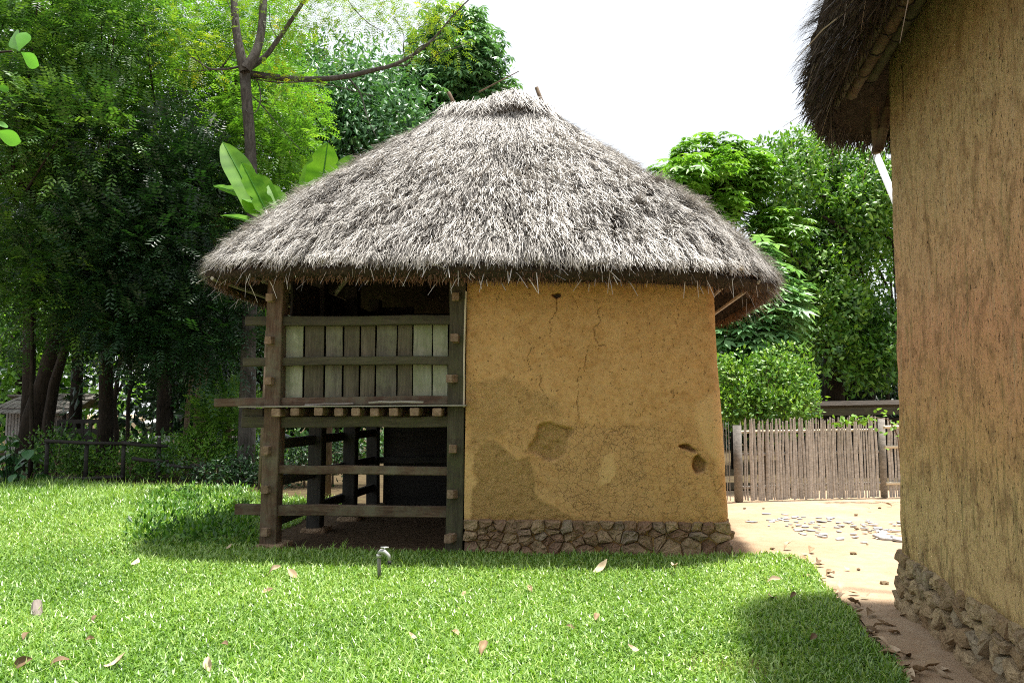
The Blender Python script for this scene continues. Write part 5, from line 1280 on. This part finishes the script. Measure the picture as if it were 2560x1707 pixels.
# broad-leaved garden plant at the left edge
g_ = gr(22, 1118); gp = thing('garden_plant', 'broad-leaved garden plant at the left edge of the lawn', 'plant', g_)
gm_ = nmesh('leaf', *blade(1, .75, 6, 4, .35, .12, 'oval'), smooth=True, attrs={'rnd': np.full(35, .35)}); gm_.materials.append(M['leaf_blue'])
b = MB()
for k in range(26):
    e = np.array([rng.uniform(-.9, .5), rng.uniform(-.35, .35), 0]); e[2] = rng.uniform(.15, 1.0) * (1 - .35 * abs(e[0])); b.tube([(e[0] * .3, e[1] * .3, 0), e * .6, e], [.012, .009, .005], 5)
    for j in range(3):
        a_ = rng.uniform(0, 6.28); o = obj('leaf', gm_, None, gp, e + rng.normal(0, .05, 3), (rng.normal(0, .3), rng.uniform(0, .5), a_)); s_ = rng.uniform(.16, .30); o.scale = (s_, s_, s_)
b.build('stems', M['leaf_mid'], gp)
# small shingled hut in the wood
Y = 27.0; h0 = gpt(40, Y); sh_ = thing('shingled_hut', 'small open hut with a shingled roof among the trees at the far left', 'hut', h0)
def hq(cx, cy, dY=0.0): return at(*C3(cx, cy), Y + dY) - h0
rows = [(318, 378), (376, 410), (408, 470)]
xl, xr = hq(-160, 400)[0], hq(620, 400)[0]
zt_, zb_ = hq(0, 318, 1.6)[2], hq(0, 475)[2]
NR = 4; sw = .235; shm = []
for i in range(4):
    me_ = beam_mesh('shingle', .70, sw * random.uniform(.82, .98), .03, bev=.004, seed=i); me_.materials.append(M['wood_grey']); shm.append(me_)
ang = math.atan2(zt_ - zb_, 1.6)
for r in range(NR):
    f = (r + .5) / NR; n_ = int((xr - xl) / sw)
    for k in range(n_):
        o = obj('shingle', random.choice(shm), None, sh_, (xl + (k + .5 + .3 * (r % 2)) * sw + f * .4, f * 1.6, zb_ + (zt_ - zb_) * f + .03 + .02 * (r % 2)), None)
        o.rotation_euler = Matrix(((0, 1, 0), (math.cos(ang), 0, -math.sin(ang)), (math.sin(ang), 0, math.cos(ang)))).transposed().to_euler() if False else (Matrix.Rotation(ang - .07, 3, 'X') @ Matrix.Rotation(PI / 2 + random.gauss(0, .02), 3, 'Z')).to_euler()
b = MB(); b.box(((xl + xr) / 2, 1.9, zt_ - .2), (xr - xl, 1.2, .06), np.array(Matrix.Rotation(-ang, 3, 'X'))); b.build('rear_roof', M['wood_grey'], sh_)
for k in range(44):
    xx_ = xl + .3 + k * (xr - xl - .5) / 44; MB().box((xx_, .9 + .02 * (k % 2), zb_ * .5), (.055, .03, zb_)).build('slat', M['bamboo_grey'], sh_)
for xx_ in (xl + .3, (xl + xr) / 2, xr - .3): MB().tube([(xx_, .25, 0), (xx_, .25, zb_ + .05)], .06, 8).build('post', M['wood_black'], sh_)
# dark timber panel with slots
Y = 25.0; p0 = gpt(C3(520, 0)[0], Y); pn = thing('timber_screen', 'low dark timber screen with a row of slots right of the shingled hut', 'screen', p0)
w_ = gpt(C3(875, 0)[0], Y)[0] - p0[0]; zt_ = at(*C3(600, 545), Y)[2]; zs_ = at(*C3(600, 575), Y)[2]; zl = at(*C3(600, 610), Y)[2]
b = MB(); b.box((w_ / 2, 0, (zl + .1) / 2), (w_, .06, zl - .1 + .0)); b.build('panel', M['wood_black'], pn)
b = MB(); b.box((w_ / 2, 0, zt_), (w_, .07, .12)); b.build('top_rail', M['wood_black'], pn)
for k in range(6): MB().box((k * w_ / 5, .0, zt_ / 2 + .03), (.09, .075, zt_)).build('upright', M['wood_black'], pn)
# parked scooters
def scooter(label, loc, rz, body, group='scooters parked by the wood'):
    t_ = thing('scooter', label, 'scooter', loc, rz, group)
    for xw in (-.62, .62):
        a_ = np.linspace(0, 2 * PI, 17); wh = MB().tube(np.stack([xw + .22 * np.cos(a_), a_ * 0, .27 + .22 * np.sin(a_)], -1), .055, 6, False).build('wheel', M['rubber'], t_, True)
        MB().tube([(xw, -.05, .27), (xw, .05, .27)], .12, 10).build('hub', M['chrome'], wh)
    prof = [(-.85, .62, .05), (-.55, .70, .15), (-.2, .66, .16), (.05, .42, .14), (.3, .36, .14), (.46, .55, .15), (.52, .85, .16), (.55, .98, .08)]
    MB().tube([(x_, 0, z_) for x_, z_, _ in prof], [r_2 for *_, r_2 in prof], 10).build('body', M[body], t_, True)
    MB().tube([(-.75, 0, .80), (-.4, 0, .84), (-.05, 0, .80)], [.08, .13, .10], 8).build('seat', M['paint_black'], t_, True)
    MB().tube([(.50, -.34, 1.02), (.55, -.15, .99), (.56, 0, .98), (.55, .15, .99), (.50, .34, 1.02)], .022, 6).build('handlebar', M['paint_black'], t_, True)
    MB().tube([(.58, 0, .85), (.68, 0, .84)], [.10, .075], 10).build('headlight', M['white_plastic'], t_, True)
    MB().tube([(.62, 0, .27), (.56, 0, .9)], .035, 6).build('fork', M['chrome'], t_, True)
    MB().tube([(.42, 0, .5), (.66, 0, .56), (.85, 0, .42)], [.04, .07, .03], 8).build('front_mudguard', M['white_plastic' if body == 'paint_black' else body], t_, True)
    for sy in (-1, 1):
        mi = MB().tube([(.52, .28 * sy, 1.02), (.5, .36 * sy, 1.25)], .01, 5).build('mirror', M['paint_black'], t_); MB().tube([(.49, .36 * sy, 1.25), (.47, .36 * sy, 1.25)], .06, 8).build('mirror_glass', M['chrome'], mi)
    return t_
def helmet(label, loc):
    bm = bmesh.new(); bmesh.ops.create_uvsphere(bm, u_segments=14, v_segments=9, radius=.15)
    for v in bm.verts:
        if v.co.z < -.06: v.co.z = -.06 + (v.co.z + .06) * .5
        v.co.x *= 1.12
    m_ = bpy.data.meshes.new('shell'); bm.to_mesh(m_); bm.free()
    t_ = thing('helmet', label, 'helmet', loc, 0, 'helmets on the scooter'); obj('shell', m_, M['white_plastic'], t_)
    MB().tube([(.13 * math.cos(a), .13 * math.sin(a), -.05) for a in np.linspace(0, 2 * PI, 13)], .035, 6, False).build('rim', M['paint_black'], t_)
    MB().tube([(.10, -.1, .0), (.185, 0, -.01), (.10, .1, .0)], .03, 6).build('visor', M['paint_black'], t_)
sl_ = gpt(338, 31)
scooter('dark scooter with two white helmets parked among the trunks', sl_, -1.1, 'paint_black')
hA = at(337, 974, 30.4); hB = at(356, 971, 30.6)
helmet('white helmet on the left side of the dark scooter handlebar', hA); helmet('white helmet on the right side of the dark scooter handlebar', hB)
sl2 = gpt(612, 20.5); scooter('blue-grey scooter half hidden behind the left post of the hut', sl2, 2.6, 'paint_blue')
sl3 = gpt(545, 22.5); scooter('grey-blue scooter behind the ferny sapling', sl3, 2.9, 'paint_blue')
